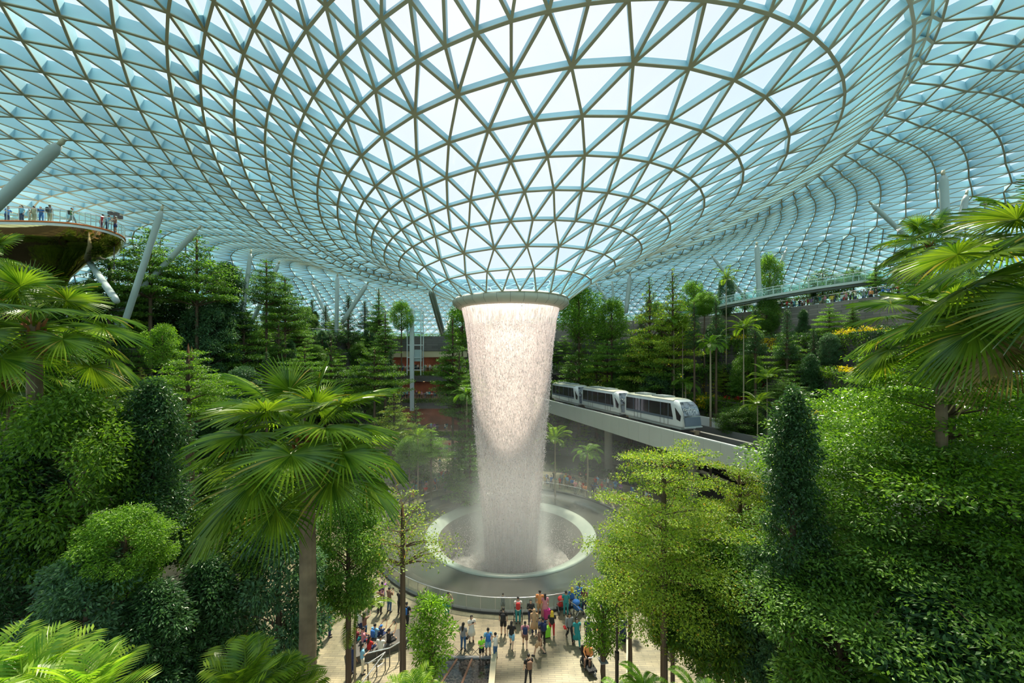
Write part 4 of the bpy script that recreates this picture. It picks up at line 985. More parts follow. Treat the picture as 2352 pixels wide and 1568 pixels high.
# hillside and garden trees seen individually
FAR = [
 ('umbrella_mid', 345, 530, 42, 170, .9, 'tall layered tree beside the tip of the viewing platform'),
 ('umbrella_mid', 452, 548, 45, 170, .9, 'tall layered tree behind the slanting pale strut'),
 ('umbrella_mid', 250, 610, 40, 150, .8, 'layered tree under the viewing platform'),
 ('dense_dark', 520, 600, 50, 110, .9, 'dark tree between the pair of struts and the steep grey strut'),
 ('umbrella_mid', 612, 600, 54, 100, 1.0, 'dark layered treetop standing clear against the roof'),
 ('umbrella_mid', 655, 640, 56, 110, 1.1, 'feathery tree right of the dark treetop against the roof'),
 ('dense_dark', 330, 640, 46, 130, 1.0, 'dark crown behind the struts on the left hillside'),
 ('dense_dark', 420, 660, 48, 140, 1.0, 'dark round crown at mid left hillside'),
 ('dense_blue', 480, 690, 47, 130, 1.0, 'blue-green crown at mid left hillside'),
 ('garden_round', 372, 748, 34, 75, 1.1, 'small yellow-green tree on the left hillside'),
 ('umbrella', 440, 808, 27, 210, .7, 'bright flat-layered tree on the lower left hillside'),
 ('spire', 612, 805, 40, 50, .8, 'narrow dark columnar tree above the big palm'),
 ('dense_blue', 560, 840, 38, 90, .8, 'low blue-green shrubby tree above the big palm'),
 ('umbrella_mid', 560, 720, 50, 130, 1.0, 'mid-green layered tree on the left hillside slope'),
 ('conifer', 640, 740, 52, 100, .9, 'layered conifer on the left hillside slope'),
 ('umbrella', 655, 690, 60, 90, .9, 'light layered tree below the short slanting strut'),
 ('spire', 717, 685, 72, 42, .8, 'thin dark conifer left of the rear strut group'),
 ('spire', 800, 676, 72, 60, .85, 'dense dark conifer right of the vertical rear strut'),
 ('spire', 748, 700, 76, 36, .7, 'thin conifer between the rear struts'),
 ('spire', 838, 690, 76, 40, .7, 'small sharp conifer beside the garden hedge'),
 ('conifer', 870, 662, 70, 52, 1.1, 'tall conifer left of the glass lift'),
 ('garden_round', 922, 694, 76, 56, 1.0, 'round leafy tree just left of the glass lift'),
 ('conifer', 885, 720, 66, 60, .9, 'dark layered tree in front of the dark gallery wall'),
 ('umbrella', 860, 800, 56, 140, .8, 'bright layered tree left of the upper rear gallery'),
 ('spire', 898, 800, 60, 48, .9, 'dark narrow tree at the left end of the upper gallery'),
 ('conifer', 760, 770, 56, 120, .9, 'layered green tree above the right fronds of the big palm'),
 ('umbrella', 700, 800, 50, 110, .8, 'light green layered tree above the crown of the big palm'),
 ('conifer_gold', 905, 895, 50, 110, .7, 'yellow-green layered tree at the right fronds of the big palm'),
 ('conifer', 955, 925, 54, 110, .9, 'dark green layered tree left of the lower rear gallery'),
 ('umbrella', 990, 985, 48, 90, .8, 'light green tree over the far path at left'),
 ('garden_round', 940, 1010, 46, 70, .8, 'small leafy tree at the left of the far path'),
 ('conifer', 1040, 728, 62, 90, 1.1, 'layered conifer left of the falling water near its top'),
 ('garden_round', 1062, 706, 70, 90, .9, 'leafy round tree directly left of the roof collar'),
 ('conifer', 1055, 800, 58, 90, 1.0, 'dark layered tree right of the upper rear gallery'),
 ('umbrella', 1085, 850, 55, 70, .9, 'light tree beside the falling water at middle height'),
 ('conifer', 1068, 930, 50, 105, 1.0, 'layered tree left of the falling water at lower height'),
 ('conifer', 1080, 1010, 47, 100, .8, 'low layered tree where the far path meets the plaza'),
 ('garden_round', 1330, 655, 66, 110, 1.0, 'leafy tree right of the roof collar'),
 ('conifer_gold', 1492, 636, 58, 120, 1.2, 'tall yellowish conifer right of the waterfall, left of two'),
 ('conifer_gold', 1545, 616, 56, 110, 1.2, 'tall yellowish conifer right of the waterfall, right of two'),
 ('garden_round', 1405, 690, 64, 80, 1.0, 'leafy tree between the waterfall and the tall conifers'),
 ('garden_round', 1594, 648, 66, 60, 1.2, 'dark leafy tree left of the footbridge end'),
 ('bushy', 1618, 672, 62, 60, .8, 'yellow-green shrub tree behind the low end of the footbridge'),
 ('dense_blue', 1668, 633, 66, 45, 1.3, 'small dark tree behind the glass of the footbridge'),
 ('garden_round', 1768, 588, 66, 60, 1.6, 'tall dense tree between the struts behind the footbridge'),
 ('umbrella_mid', 1890, 622, 68, 130, .5, 'wide flat tree behind the raised footbridge'),
 ('umbrella_mid', 1960, 615, 66, 90, .5, 'flat tree right of the wide one behind the footbridge'),
 ('conifer', 1330, 740, 60, 110, 1.0, 'layered tree right of the falling water, upper slope'),
 ('umbrella_mid', 1395, 760, 56, 110, .9, 'layered tree on the slope above the rear train car'),
 ('conifer_gold', 1370, 800, 54, 120, .8, 'yellow-green layered tree above the rear train car'),
 ('umbrella_mid', 1450, 760, 54, 110, .9, 'mid-green tree above the middle train car'),
 ('conifer', 1520, 720, 54, 100, 1.0, 'green conifer-like tree under the tall conifers'),
 ('bushy_mid', 1445, 850, 50, 110, .7, 'rounded bush behind the middle train car'),
 ('dense_blue', 1520, 840, 48, 100, .8, 'blue-green bush behind the leading train car'),
 ('spire', 1595, 700, 52, 50, .9, 'narrow dark tree below the left end of the footbridge'),
 ('spire', 1645, 690, 52, 60, .8, 'dark conical tree below the footbridge, second from its left end'),
 ('spire', 1735, 705, 52, 60, .8, 'dark conical tree climbing the promenade wall, left of two'),
 ('spire', 1808, 708, 50, 66, .8, 'dark conical tree climbing the promenade wall, right of two'),
 ('umbrella_mid', 1800, 872, 42, 110, .4, 'flat layered shrub tree behind the glossy column'),
 ('bushy_mid', 1700, 935, 42, 120, .45, 'low mounded bush beside the second guideway track'),
]
for key, px, py, Y, wd, sz, lab in FAR: tree(key, px, py, Y, 1, lab, None, sz=sz, wid=wd)
# slim palms and areca palms on the terraces
PALMS = [(1548, 738, 50, 1.2, 'slim feather palm with a pale trunk under the footbridge end'), (1568, 745, 50, 1.1, 'second slim feather palm beside the first under the footbridge end'),
 (1708, 755, 48, 1.2, 'short-stemmed palm before the yellow lights of the promenade wall'), (1632, 790, 44, 1.3, 'tall palm with a very thin pale trunk behind the train'),
 (1510, 790, 50, 1.2, 'palm with upright fronds above the middle of the slope'), (1485, 860, 46, 1.2, 'grey-green palm above the leading train car'),
 (1575, 880, 45, 1.3, 'silvery palm behind the leading train car'), (1762, 870, 42, 1.0, 'yellowish small palm on the flower terrace'), (1740, 930, 40, 1.0, 'dark low palm beside the second track'),
 (1072, 905, 52, 1.2, 'feather palm left of the falling water'), (960, 1005, 46, 1.1, 'feather palm beside the far path'), (1275, 1010, 50, 1.3, 'misty palm right of the falling water under the guideway'),
 (1350, 1040, 50, 1.3, 'palm in the haze under the guideway'), (1668, 640, 60, 1.1, 'small palm behind the footbridge glass'), (815, 1410, 19, .9, 'dark cycad-like palm beside the seated crowd'),
 (250, 1290, 13, .9, 'shaded fern palm low in the left thicket'), (2290, 1310, 11, .9, 'shaded fern palm low in the right thicket')]
for i, (px, py, Y, s, lab) in enumerate(PALMS):
    Y = pushY(px, Y) if px > 1400 else Y
    p = at(px, py, Y); g = gz(p.x, p.y); rosette('areca' if i % 3 else 'fern', lab, p, s * (1.5 if i % 3 == 0 else 1), 'feather_palm', 'palm', None, min(g, p.z - .3), seed=i)
# foreground plants
FG = [('strap', 60, 1625, 5.8, .62, 'bright strap-leaved plant in the lower left corner'), ('strap', 190, 1640, 5.6, .62, 'second bright strap-leaved plant in the lower left corner, more to the right'), ('strap', -30, 1600, 6, .62, 'strap-leaved plant cut by the left edge'),
 ('strap_dark', 560, 1600, 8.0, .8, 'green strap-leaved plant at the bottom left of the palm trunk'), ('strap_dark', 640, 1640, 8.2, .8, 'green strap-leaved plant at the bottom touching the palm trunk'),
 ('strap', 950, 1632, 10.5, .6, 'yellow-green strap-leaved plant at the bottom below the young tree'), ('strap_dark', 815, 1645, 11, .6, 'small dark palm at the bottom beside the metal handrail'),
 ('fern', 1480, 1585, 13, .9, 'bright fern at the bottom right of the lamp post'), ('fern', 1425, 1600, 12.5, .6, 'yellowish fern at the foot of the lamp post'), ('fern', 1600, 1605, 12, .9, 'dark broad fern at the bottom, right of the bright one'),
 ('fern', 2070, 1600, 10, .8, 'fern at the bottom of the right thicket'), ('fern', 2150, 1610, 10, .8, 'second fern at the bottom of the right thicket')]
for i, (k, px, py, Y, s, lab) in enumerate(FG):
    p = at(px, py, Y); rosette(k, lab, p, s, 'strap_plant' if 'strap' in k else 'fern', 'plant', None, p.z - .6, seed=40 + i)
# terrace fill trees
fr = random.Random(5)
def fill(a0, a1, Zt, side, n):
    keys = ['umbrella_mid', 'dense_dark', 'conifer', 'bushy_mid', 'dense_blue', 'umbrella', 'spire', 'conifer_gold']
    wts = [5, 4, 4, 3, 3, 3, 2, 1]
    for i in range(n):
        k = i % 6; az = a0 + (a1 - a0) * ((i // 6 + fr.random()) / (n / 6)); r = tierR(k, az) + 1.6 + fr.random() * 1.6
        x, y, z = pol(r, az, Zt[k] - .35)
        if y < 14 or (y < 24 and abs(x) < 26): continue
        px = CX + F * x / y
        if px < -250 or px > 2600: continue
        if side == 'right' and k < 2 and az > 30: continue
        h = fr.uniform(3.6, 6.2) if k < 5 else fr.uniform(3, 5); key = fr.choices(keys, wts)[0]; fo, brn, H, Rm, bk, tr = SP[key]; s = h / H
        words = {'umbrella_mid': 'mid-green layered', 'dense_dark': 'dense dark', 'conifer': 'green layered conifer', 'bushy_mid': 'rounded mid-green', 'dense_blue': 'blue-green leafy', 'umbrella': 'light green layered', 'spire': 'narrow dark', 'conifer_gold': 'yellow-green layered'}[key]
        t = thing('tree', '%s tree standing on terrace tier %d of the %s hillside' % (words, k + 1, side), 'tree', (x, y, z), 0, 'trees on the %s terraces' % side)
        rot = fr.random() * 6.28; zc = h * .22; s *= .9
        for nm, me in (('foliage', fo), ('branches', brn)): o = link(nm, me, t); o.location = (0, 0, zc); o.scale = (s, s, s); o.rotation_euler = (0, 0, rot)
        o = link('trunk', TRU[bk.name], t); o.scale = (.12, .12, h * .9)
fill(-112, -34, ZL, 'left', 96)
fill(-12, 84, ZR, 'right', 96)
# hanging and ground greenery (uncountable)
def cover(name, n, gen, mats, L_, W_, seed, label, droop=.6):
    R = np.random.RandomState(seed); P = gen(R, n); d = unit(rnd(R, n, .6) + [0, 0, -droop]) ; nr = unit(np.array([0, 0, .6]) + rnd(R, n, .8))
    V, Fc = leafquads(P, d, nr, L_ * R.uniform(.6, 1.4, n), W_ * R.uniform(.6, 1.3, n))
    nz_ = np.floor(P[:, 0] / 2.1) * 7.3 + np.floor(P[:, 2] / 1.7) * 3.1 + np.floor(P[:, 1] / 2.3) * 5.7; h = np.abs(np.sin(nz_) * 43758.5) % 1
    mi = np.searchsorted(np.cumsum([m[1] for m in mats]), h * .9999)
    o = link(name, mesh(name, V, Fc, [LM[m[0]] for m in mats], np.minimum(mi, len(mats) - 1)))
    return tag(o, label, 'foliage', None, 'stuff')
def ledge(a0, a1, Z, ks, back=2.2, dn=2.8, up=.9):
    def g(R, n):
        k = R.choice(ks, n); az = R.uniform(a0, a1, n); lump = .55 + .45 * np.sin(az * 1.3 + k * 2) * np.sin(az * 3.7 + k)
        r = np.array([tierR(int(a), b) for a, b in zip(k, az)]); f = R.rand(n); h = R.rand(n)
        front = f < .5
        rr = np.where(front, r - .15 - .35 * R.rand(n), r + back * R.rand(n)); zz = np.array([Z[int(a)] for a in k]) + np.where(front, -dn * h ** 1.3 * lump, up * h * lump)
        a = np.radians(az); return np.stack([AX[0] + rr * np.sin(a), AX[1] + rr * np.cos(a), zz], 1)
    return g
cover('hanging_foliage', 60000, ledge(-120, -33, ZL, [0, 1, 2, 3, 4, 5]), [('mid', .4), ('dark', .3), ('bright', .3)], .30, .15, 31, 'ferns and creepers spilling over the left terrace walls')
cover('hanging_foliage', 45000, ledge(-13, 60, ZR, [0, 1, 2, 3, 4]), [('mid', .4), ('dark', .25), ('bright', .25), ('lime', .10)], .30, .15, 32, 'ferns and creepers spilling over the rear right terrace walls')
cover('hanging_foliage', 52000, ledge(40, 92, ZR, [1, 2, 3, 4], 2.4, 4.2), [('mid', .36), ('dark', .18), ('bright', .22), ('yellow', .15), ('red', .04), ('lime', .05)], .24, .13, 33, 'yellow and red flowering creepers covering the terraces under the promenade wall')
def beds(R, n):
    x = R.uniform(-46, 46, n); y = R.uniform(3, 62, n); r = np.hypot(x - AX[0], y - AX[1]); 
    bad = (r < 21.9) | ((np.abs(x + .5 - .0 * y) < 11.8 + (24 - y) * .06) & (y < 30)) | (np.abs(y) < 0)
    x = np.where(bad & (y < 30), np.sign(x) * R.uniform(12.5, 40, n), x); r = np.hypot(x - AX[0], y - AX[1]); bad = (r < 21.9)
    y = np.where(bad, y, y); z = R.rand(n) ** 1.4 * (1.0 + .9 * np.sin(x * .9) * np.sin(y * .8)); P = np.stack([x, y, z], 1)
    P[bad] = P[~bad][:bad.sum()] if bad.sum() <= (~bad).sum() else (40, 40, 0)
    return P
cover('undergrowth', 60000, beds, [('mid', .35), ('dark', .4), ('bright', .2), ('lime', .05)], .34, .17, 34, 'shrubs and ferns covering the planting beds under the trees', .1)
def strip(x0, x1, y0, y1, z0, z1):
    return lambda R, n: np.stack([R.uniform(x0, x1, n), R.uniform(y0, y1, n), R.uniform(z0, z1, n)], 1)
for z, y, c in ((14.75, 80.9, 'upper'), (9.3, 79.9, 'middle'), (2.8, 79.3, 'lower')):
    cover('hedge', 3500, strip(-29.5, -9.3, y - .9, y - .3, z - .7, z + .15), [('lime', .6), ('bright', .4)], .24, .12, 35, 'trailing green hedge along the %s rear gallery edge' % c)
cover('hedge', 7000, lambda R, n: (lambda a, q: np.stack([AX[0] + (46.3 + q) * np.sin(a), AX[1] + (46.3 + q) * np.cos(a), 21.5 + R.rand(n) * 1.1], 1))(np.radians(R.uniform(-60, -14, n)), R.rand(n)), [('lime', .3), ('bright', .7)], .24, .12, 36, 'clipped hedge along the rooftop garden edge')
cover('hedge', 9000, lambda R, n: (lambda a, q: np.stack([AX[0] + (47.5 + 4 * q) * np.sin(a), AX[1] + (47.5 + 4 * q) * np.cos(a), 24.8 + R.rand(n) * 1.8], 1))(np.radians(R.uniform(-8, 95, n)), R.rand(n)), [('mid', .5), ('bright', .5)], .26, .13, 37, 'shrubs along the promenade behind the railing')
# ------------------------------------------------------------------ people
SKIN = [mat('skin_tan', (.50, .27, .16), .6), mat('skin_light', (.68, .42, .29), .6), mat('skin_brown', (.27, .14, .08), .6)]
HAIR = mat('hair_black', (.012, .010, .010), .5); SOLE = mat('shoe_dark', (.03, .03, .035), .5)
CL = {'white': (.75, .74, .70), 'black': (.02, .02, .022), 'navy': (.02, .035, .11), 'blue': (.03, .16, .50), 'sky blue': (.22, .48, .68), 'red': (.55, .03, .03), 'maroon': (.20, .02, .04), 'pink': (.70, .28, .33), 'teal': (.02, .26, .28), 'green': (.06, .25, .06), 'lime': (.30, .75, .04), 'yellow': (.75, .50, .04), 'orange': (.80, .30, .10), 'grey': (.25, .25, .26), 'brown': (.22, .12, .08), 'purple': (.30, .10, .38), 'denim': (.05, .12, .24), 'tan': (.55, .35, .20), 'magenta': (.55, .03, .22), 'cream': (.70, .62, .48), 'khaki': (.42, .36, .22)}
def cm(c): return mat('cloth_' + c.replace(' ', '_'), CL[c], .85)
def jts(pose):
    J = dict(hipL=(-.10, 0, .92), hipR=(.10, 0, .92), kneeL=(-.11, .02, .50), kneeR=(.11, .02, .50), ankL=(-.12, -.02, .09), ankR=(.12, -.02, .09),
             shL=(-.19, 0, 1.39), shR=(.19, 0, 1.39), elL=(-.25, -.03, 1.12), elR=(.25, -.03, 1.12), haL=(-.25, .08, .88), haR=(.25, .08, .88), neck=(0, 0, 1.44), head=(0, .02, 1.585), pel=(0, 0, .95), ch=(0, 0, 1.28), fd=(0, 0, -1))
    if pose == 'walk': J.update(kneeL=(-.10, .20, .52), ankL=(-.11, .30, .10), kneeR=(.10, -.04, .50), ankR=(.10, -.32, .16), elL=(-.26, -.14, 1.14), haL=(-.24, -.10, .90), elR=(.26, .06, 1.13), haR=(.24, .24, .96))
    if pose == 'phone': J.update(elL=(-.23, .12, 1.17), elR=(.23, .12, 1.17), haL=(-.07, .34, 1.36), haR=(.07, .34, 1.36), fd=(0, .3, 1))
    if pose == 'up': J.update(elL=(-.27, .22, 1.48), elR=(.27, .22, 1.48), haL=(-.12, .36, 1.74), haR=(.12, .36, 1.74), fd=(0, .2, 1))
    if pose == 'lean': J.update(neck=(0, .10, 1.42), head=(0, .16, 1.56), ch=(0, .07, 1.27), shL=(-.19, .09, 1.37), shR=(.19, .09, 1.37), elL=(-.26, .24, 1.14), elR=(.26, .24, 1.14), haL=(-.10, .42, 1.10), haR=(.10, .42, 1.10), fd=(0, 1, -.2))
    if pose == 'cross': J.update(elL=(-.25, .05, 1.13), elR=(.25, .05, 1.13), haL=(.06, .20, 1.16), haR=(-.06, .22, 1.12), fd=(0, .2, -.1))
    if pose == 'stand2': J.update(kneeL=(-.13, .05, .5), ankL=(-.17, .05, .09), elR=(.24, .06, 1.13), haR=(.16, .27, 1.20), fd=(0, .4, -.5))
    if pose == 'sit':
        for k in list(J):
            if k != 'fd': J[k] = (J[k][0], J[k][1], J[k][2] - .47)
        J.update(kneeL=(-.13, .42, .50), kneeR=(.13, .42, .50), ankL=(-.13, .46, .09), ankR=(.13, .46, .09), elL=(-.24, .12, .72), elR=(.24, .12, .72), haL=(-.10, .34, .62), haR=(.10, .34, .62), fd=(0, 1, 0))
    if pose == 'situp':
        J = dict(jts('sit')); J.update(elL=(-.30, .18, 1.0), elR=(.30, .20, 1.02), haL=(-.16, .42, 1.30), haR=(.16, .42, 1.30), fd=(0, .3, 1))
    return J
BODY = {}
def remesh(mb, vox, name):
    me = mb.data(name, SKIN[0]); o = bpy.data.objects.new('tmp', me); COL.objects.link(o)
    r = o.modifiers.new('r', 'REMESH'); r.mode = 'VOXEL'; r.voxel_size = vox; r.use_smooth_shade = True
    s = o.modifiers.new('s', 'SMOOTH'); s.factor = .5; s.iterations = 2
    bpy.context.view_layer.update(); dg = bpy.context.evaluated_depsgraph_get(); out = bpy.data.meshes.new_from_object(o.evaluated_get(dg))
    bpy.data.objects.remove(o); return out
def V3(a): return Vector(a)
def body(pose):
    if pose in BODY: return BODY[pose]
    J = {k: V3(v) for k, v in jts(pose).items()}; b = MB()
    b.tube([J['pel'] - V3((0, 0, .08)), J['pel'], J['pel'].lerp(J['ch'], .5), J['ch'], J['neck'] - V3((0, 0, .02))], [.13, .155, .125, .165, .07], 14, flat=.62)
    b.tube([J['neck'] - V3((0, 0, .05)), J['neck'], J['head'] - V3((0, .01, .06))], [.07, .055, .05], 10)
    h = J['head']; b.ell(h + V3((0, 0, .015)), (.078, .095, .108), 16, 10); b.ell(h + V3((0, .035, -.055)), (.055, .06, .055)); b.ell(h + V3((0, .098, -.012)), (.014, .022, .024))
    for s in (-1, 1): b.ell(h + V3((s * .08, -.005, 0)), (.012, .022, .032))
    for q in 'LR':
        b.tube([J['hip' + q] + V3((0, 0, .03)), J['hip' + q].lerp(J['knee' + q], .45), J['knee' + q], J['knee' + q].lerp(J['ank' + q], .35), J['ank' + q]], [.09, .082, .056, .055, .038], 10)
        b.tube([J['ank' + q] + V3((0, -.04, -.035)), J['ank' + q] + V3((0, .15, -.05))], [.04, .032], 8)
        s = -1 if q == 'L' else 1
        b.tube([J['sh' + q] + V3((-s * .06, 0, 0)), J['sh' + q], J['sh' + q].lerp(J['el' + q], .5), J['el' + q], J['el' + q].lerp(J['ha' + q], .4), J['ha' + q]], [.05, .056, .046, .038, .036, .024], 8)
        d = (J['ha' + q] - J['el' + q]).normalized(); b.ell(J['ha' + q] + d * .035, (.032, .026, .042))
    me = remesh(b, .017, 'body')
    f = MB()
    for q in 'LR':
        s = -1 if q == 'L' else 1; d = (J['ha' + q] - J['el' + q]).normalized(); sd_ = d.cross(V3((0, 1, .01))); sd_ = sd_.normalized() if sd_.length > .1 else V3((1, 0, 0)); nn = d.cross(sd_)
        o0 = J['ha' + q] + d * .06
        for i, (ln, rr) in enumerate(((.055, .0085), (.066, .009), (.070, .009), (.060, .0085))):
            p = o0 + sd_ * (-.022 + .015 * i); f.tube([p, p + d * ln * .55 + nn * .006, p + d * ln * .85 + nn * .022], [rr, rr * .9, rr * .6], 6)
        p = J['ha' + q] + d * .025 - sd_ * .028; f.tube([p, p - sd_ * .02 + d * .03, p - sd_ * .022 + d * .055 + nn * .01], [.010, .009, .006], 6)
    n0 = len(me.vertices); co = np.empty(n0 * 3, np.float32); me.vertices.foreach_get('co', co)
    li = np.empty(len(me.loops), np.int32); me.loops.foreach_get('vertex_index', li); lt = np.empty(len(me.polygons), np.int32); me.polygons.foreach_get('loop_total', lt)
    ls = np.concatenate([[0], np.cumsum(lt)[:-1]]); faces = [tuple(li[a:a + c]) for a, c in zip(ls, lt)]
    FV = np.concatenate(f.v); faces += [tuple(i + n0 for i in q) for q in f.f]
    m2 = mesh('body', np.concatenate([co.reshape(-1, 3), FV]), faces, SKIN[0], None, True)
    bpy.data.meshes.remove(me); BODY[pose] = m2; return m2
CLO = {}
def cloth(kind, pose):
    if (kind, pose) in CLO: return CLO[(kind, pose)]
    J = {k: V3(v) for k, v in jts(pose).items()}; b = MB(); sit = pose.startswith('sit')
    if kind in ('tee', 'long', 'dress'):
        low = J['pel'] - V3((0, 0, .07)); R_ = [.172, .172, .158, .185, .12, .075]; P = [low, J['pel'], J['pel'].lerp(J['ch'], .5), J['ch'], J['ch'].lerp(J['neck'], .75), J['neck'] - V3((0, 0, .005))]
        if kind == 'dress' and not sit: P = [V3((0, 0, .46)), V3((0, 0, .75))] + P[1:]; R_ = [.27, .22] + R_[1:]
        b.tube(P, R_, 16, flat=.66 if kind != 'dress' else .75)
        for q in 'LR':
            s = -1 if q == 'L' else 1
            if kind == 'long': b.tube([J['sh' + q] + V3((-s * .07, 0, .01)), J['sh' + q], J['sh' + q].lerp(J['el' + q], .5), J['el' + q], J['el' + q].lerp(J['ha' + q], .85)], [.06, .072, .058, .05, .036], 9)
            else: b.tube([J['sh' + q] + V3((-s * .07, 0, .01)), J['sh' + q], J['sh' + q].lerp(J['el' + q], .62)], [.06, .072, .064], 9)
    if kind in ('jeans', 'shorts'):
        b.tube([J['pel'] - V3((0, 0, .11)), J['pel'] - V3((0, 0, .02)), J['pel'] + V3((0, 0, .05))], [.13, .165, .158], 14, flat=.68)
        for q in 'LR':
            H_, K, A = J['hip' + q], J['knee' + q], J['ank' + q]
            if kind == 'jeans': b.tube([H_ + V3((0, 0, .02)), H_.lerp(K, .45), K, K.lerp(A, .5), K.lerp(A, .93)], [.098, .093, .068, .064, .052], 10)
            else: b.tube([H_ + V3((0, 0, .02)), H_.lerp(K, .45), H_.lerp(K, .88)], [.102, .104, .098], 10)
    if kind == 'skirt':
        if sit: b.tube([J['pel'], J['kneeL'].lerp(J['kneeR'], .5)], [.17, .18], 12)
        else: b.tube([J['pel'] + V3((0, 0, .06)), J['pel'] - V3((0, 0, .05)), J['pel'] - V3((0, 0, .38))], [.15, .185, .24], 14, flat=.8)
    if kind == 'maxi': b.tube([J['pel'] + V3((0, 0, .06)), J['pel'] - V3((0, 0, .1)), V3((0, 0, .1))], [.15, .19, .27], 14, flat=.8)
    h = J['head']
    if kind == 'short': b.ell(h + V3((0, -.018, .045)), (.088, .098, .092), 14, 8)
    if kind == 'long_hair': b.ell(h + V3((0, -.02, .04)), (.092, .10, .10), 14, 8); b.tube([h + V3((0, -.06, .02)), h + V3((0, -.10, -.12)), h + V3((0, -.125, -.34))], [.085, .085, .045], 10, flat=.6)
    if kind == 'ponytail': b.ell(h + V3((0, -.018, .04)), (.088, .098, .094), 14, 8); b.tube([h + V3((0, -.09, .06)), h + V3((0, -.16, .0)), h + V3((0, -.15, -.18))], [.02, .035, .012], 8)
    if kind == 'hijab': b.ell(h + V3((0, -.018, .02)), (.100, .112, .128), 16, 10); b.tube([h + V3((0, -.01, -.05)), h + V3((0, -.01, -.15)), h + V3((0, 0, -.30))], [.095, .13, .19], 14, flat=.7)
    if kind == 'cap': b.ell(h + V3((0, -.01, .06)), (.095, .10, .075), 14, 8); b.ell(h + V3((0, .10, .045)), (.06, .06, .012), 10, 4)
    if kind == 'shoes':
        for q in 'LR': b.tube([J['ank' + q] + V3((0, -.055, -.04)), J['ank' + q] + V3((0, .0, -.04)), J['ank' + q] + V3((0, .11, -.055)), J['ank' + q] + V3((0, .17, -.06))], [.04, .05, .042, .022], 10)
    if kind == 'backpack':
        c = J['ch'] + V3((0, -.20, -.03)); b.tube([c - V3((0, 0, .24)), c - V3((0, 0, .20)), c + V3((0, 0, .14)), c + V3((0, 0, .20))], [.10, .15, .15, .08], 12, flat=.6)
        for s in (-1, 1): b.tube([J['ch'] + V3((s * .11, -.12, .14)), J['ch'] + V3((s * .12, .03, .16)), J['ch'] + V3((s * .13, .11, .02)), J['ch'] + V3((s * .13, -.08, -.16))], .016, 5)
    if kind == 'handbag': c = V3((.30, 0, .86)); b.tube([c - V3((0, .13, .0)), c + V3((0, .13, 0))], [.09, .09], 8, flat=.5); b.tube([c + V3((0, -.1, .04)), V3((.17, 0, 1.42)), c + V3((0, .1, .04))], .01, 4)
    if kind == 'phone': m_ = (J['haL'] + J['haR']) / 2; b.box(m_ + V3((0, .03, .10)), (.15, .012, .08))
    if kind == 'eyes':
        for s in (-1, 1): b.ell(h + V3((s * .03, .083, .012)), (.012, .008, .008), 8, 5)
        b.ell(h + V3((0, .094, -.052)), (.022, .006, .005), 8, 5)
    CLO[(kind, pose)] = b.data(kind, SOLE, True); return CLO[(kind, pose)]
def part(name, me, t, m):
    o = link(name, me, t); o.material_slots[0].link = 'OBJECT'; o.material_slots[0].material = m; return o
def person(loc, face, pose, top, bottom, hair='short', skin=0, bag=None, s=1.0, label='', group=None, hairc=None, name='person', phone=False):
    """top/bottom = (kind, colour); face = heading in degrees, 0 looks away from the camera"""
    t = thing(name, label, 'person', loc, math.radians(-face), group, s)
    part('body', body(pose), t, SKIN[skin])
    part('top', cloth(top[0], pose), t, cm(top[1]))
    if bottom: part('trousers' if bottom[0] in ('jeans', 'shorts') else 'skirt', cloth(bottom[0], pose), t, cm(bottom[1]))
    part('headscarf' if hair == 'hijab' else 'cap' if hair == 'cap' else 'hair', cloth(hair, pose), t, cm(hairc) if hairc else HAIR)
    part('shoes', cloth('shoes', pose), t, SOLE)
    if bag: part('backpack' if bag[0] == 'backpack' else 'handbag', cloth(bag[0], pose), t, cm(bag[1]))
    if phone: part('phone', cloth('phone', pose), t, SOLE)
    if s > .5 and abs(face) > 60: part('face_features', cloth('eyes', pose), t, HAIR)
    return t
T, Lg, Dr, Jn, Sh, Sk, Mx = 'tee', 'long', 'dress', 'jeans', 'shorts', 'skirt', 'maxi'
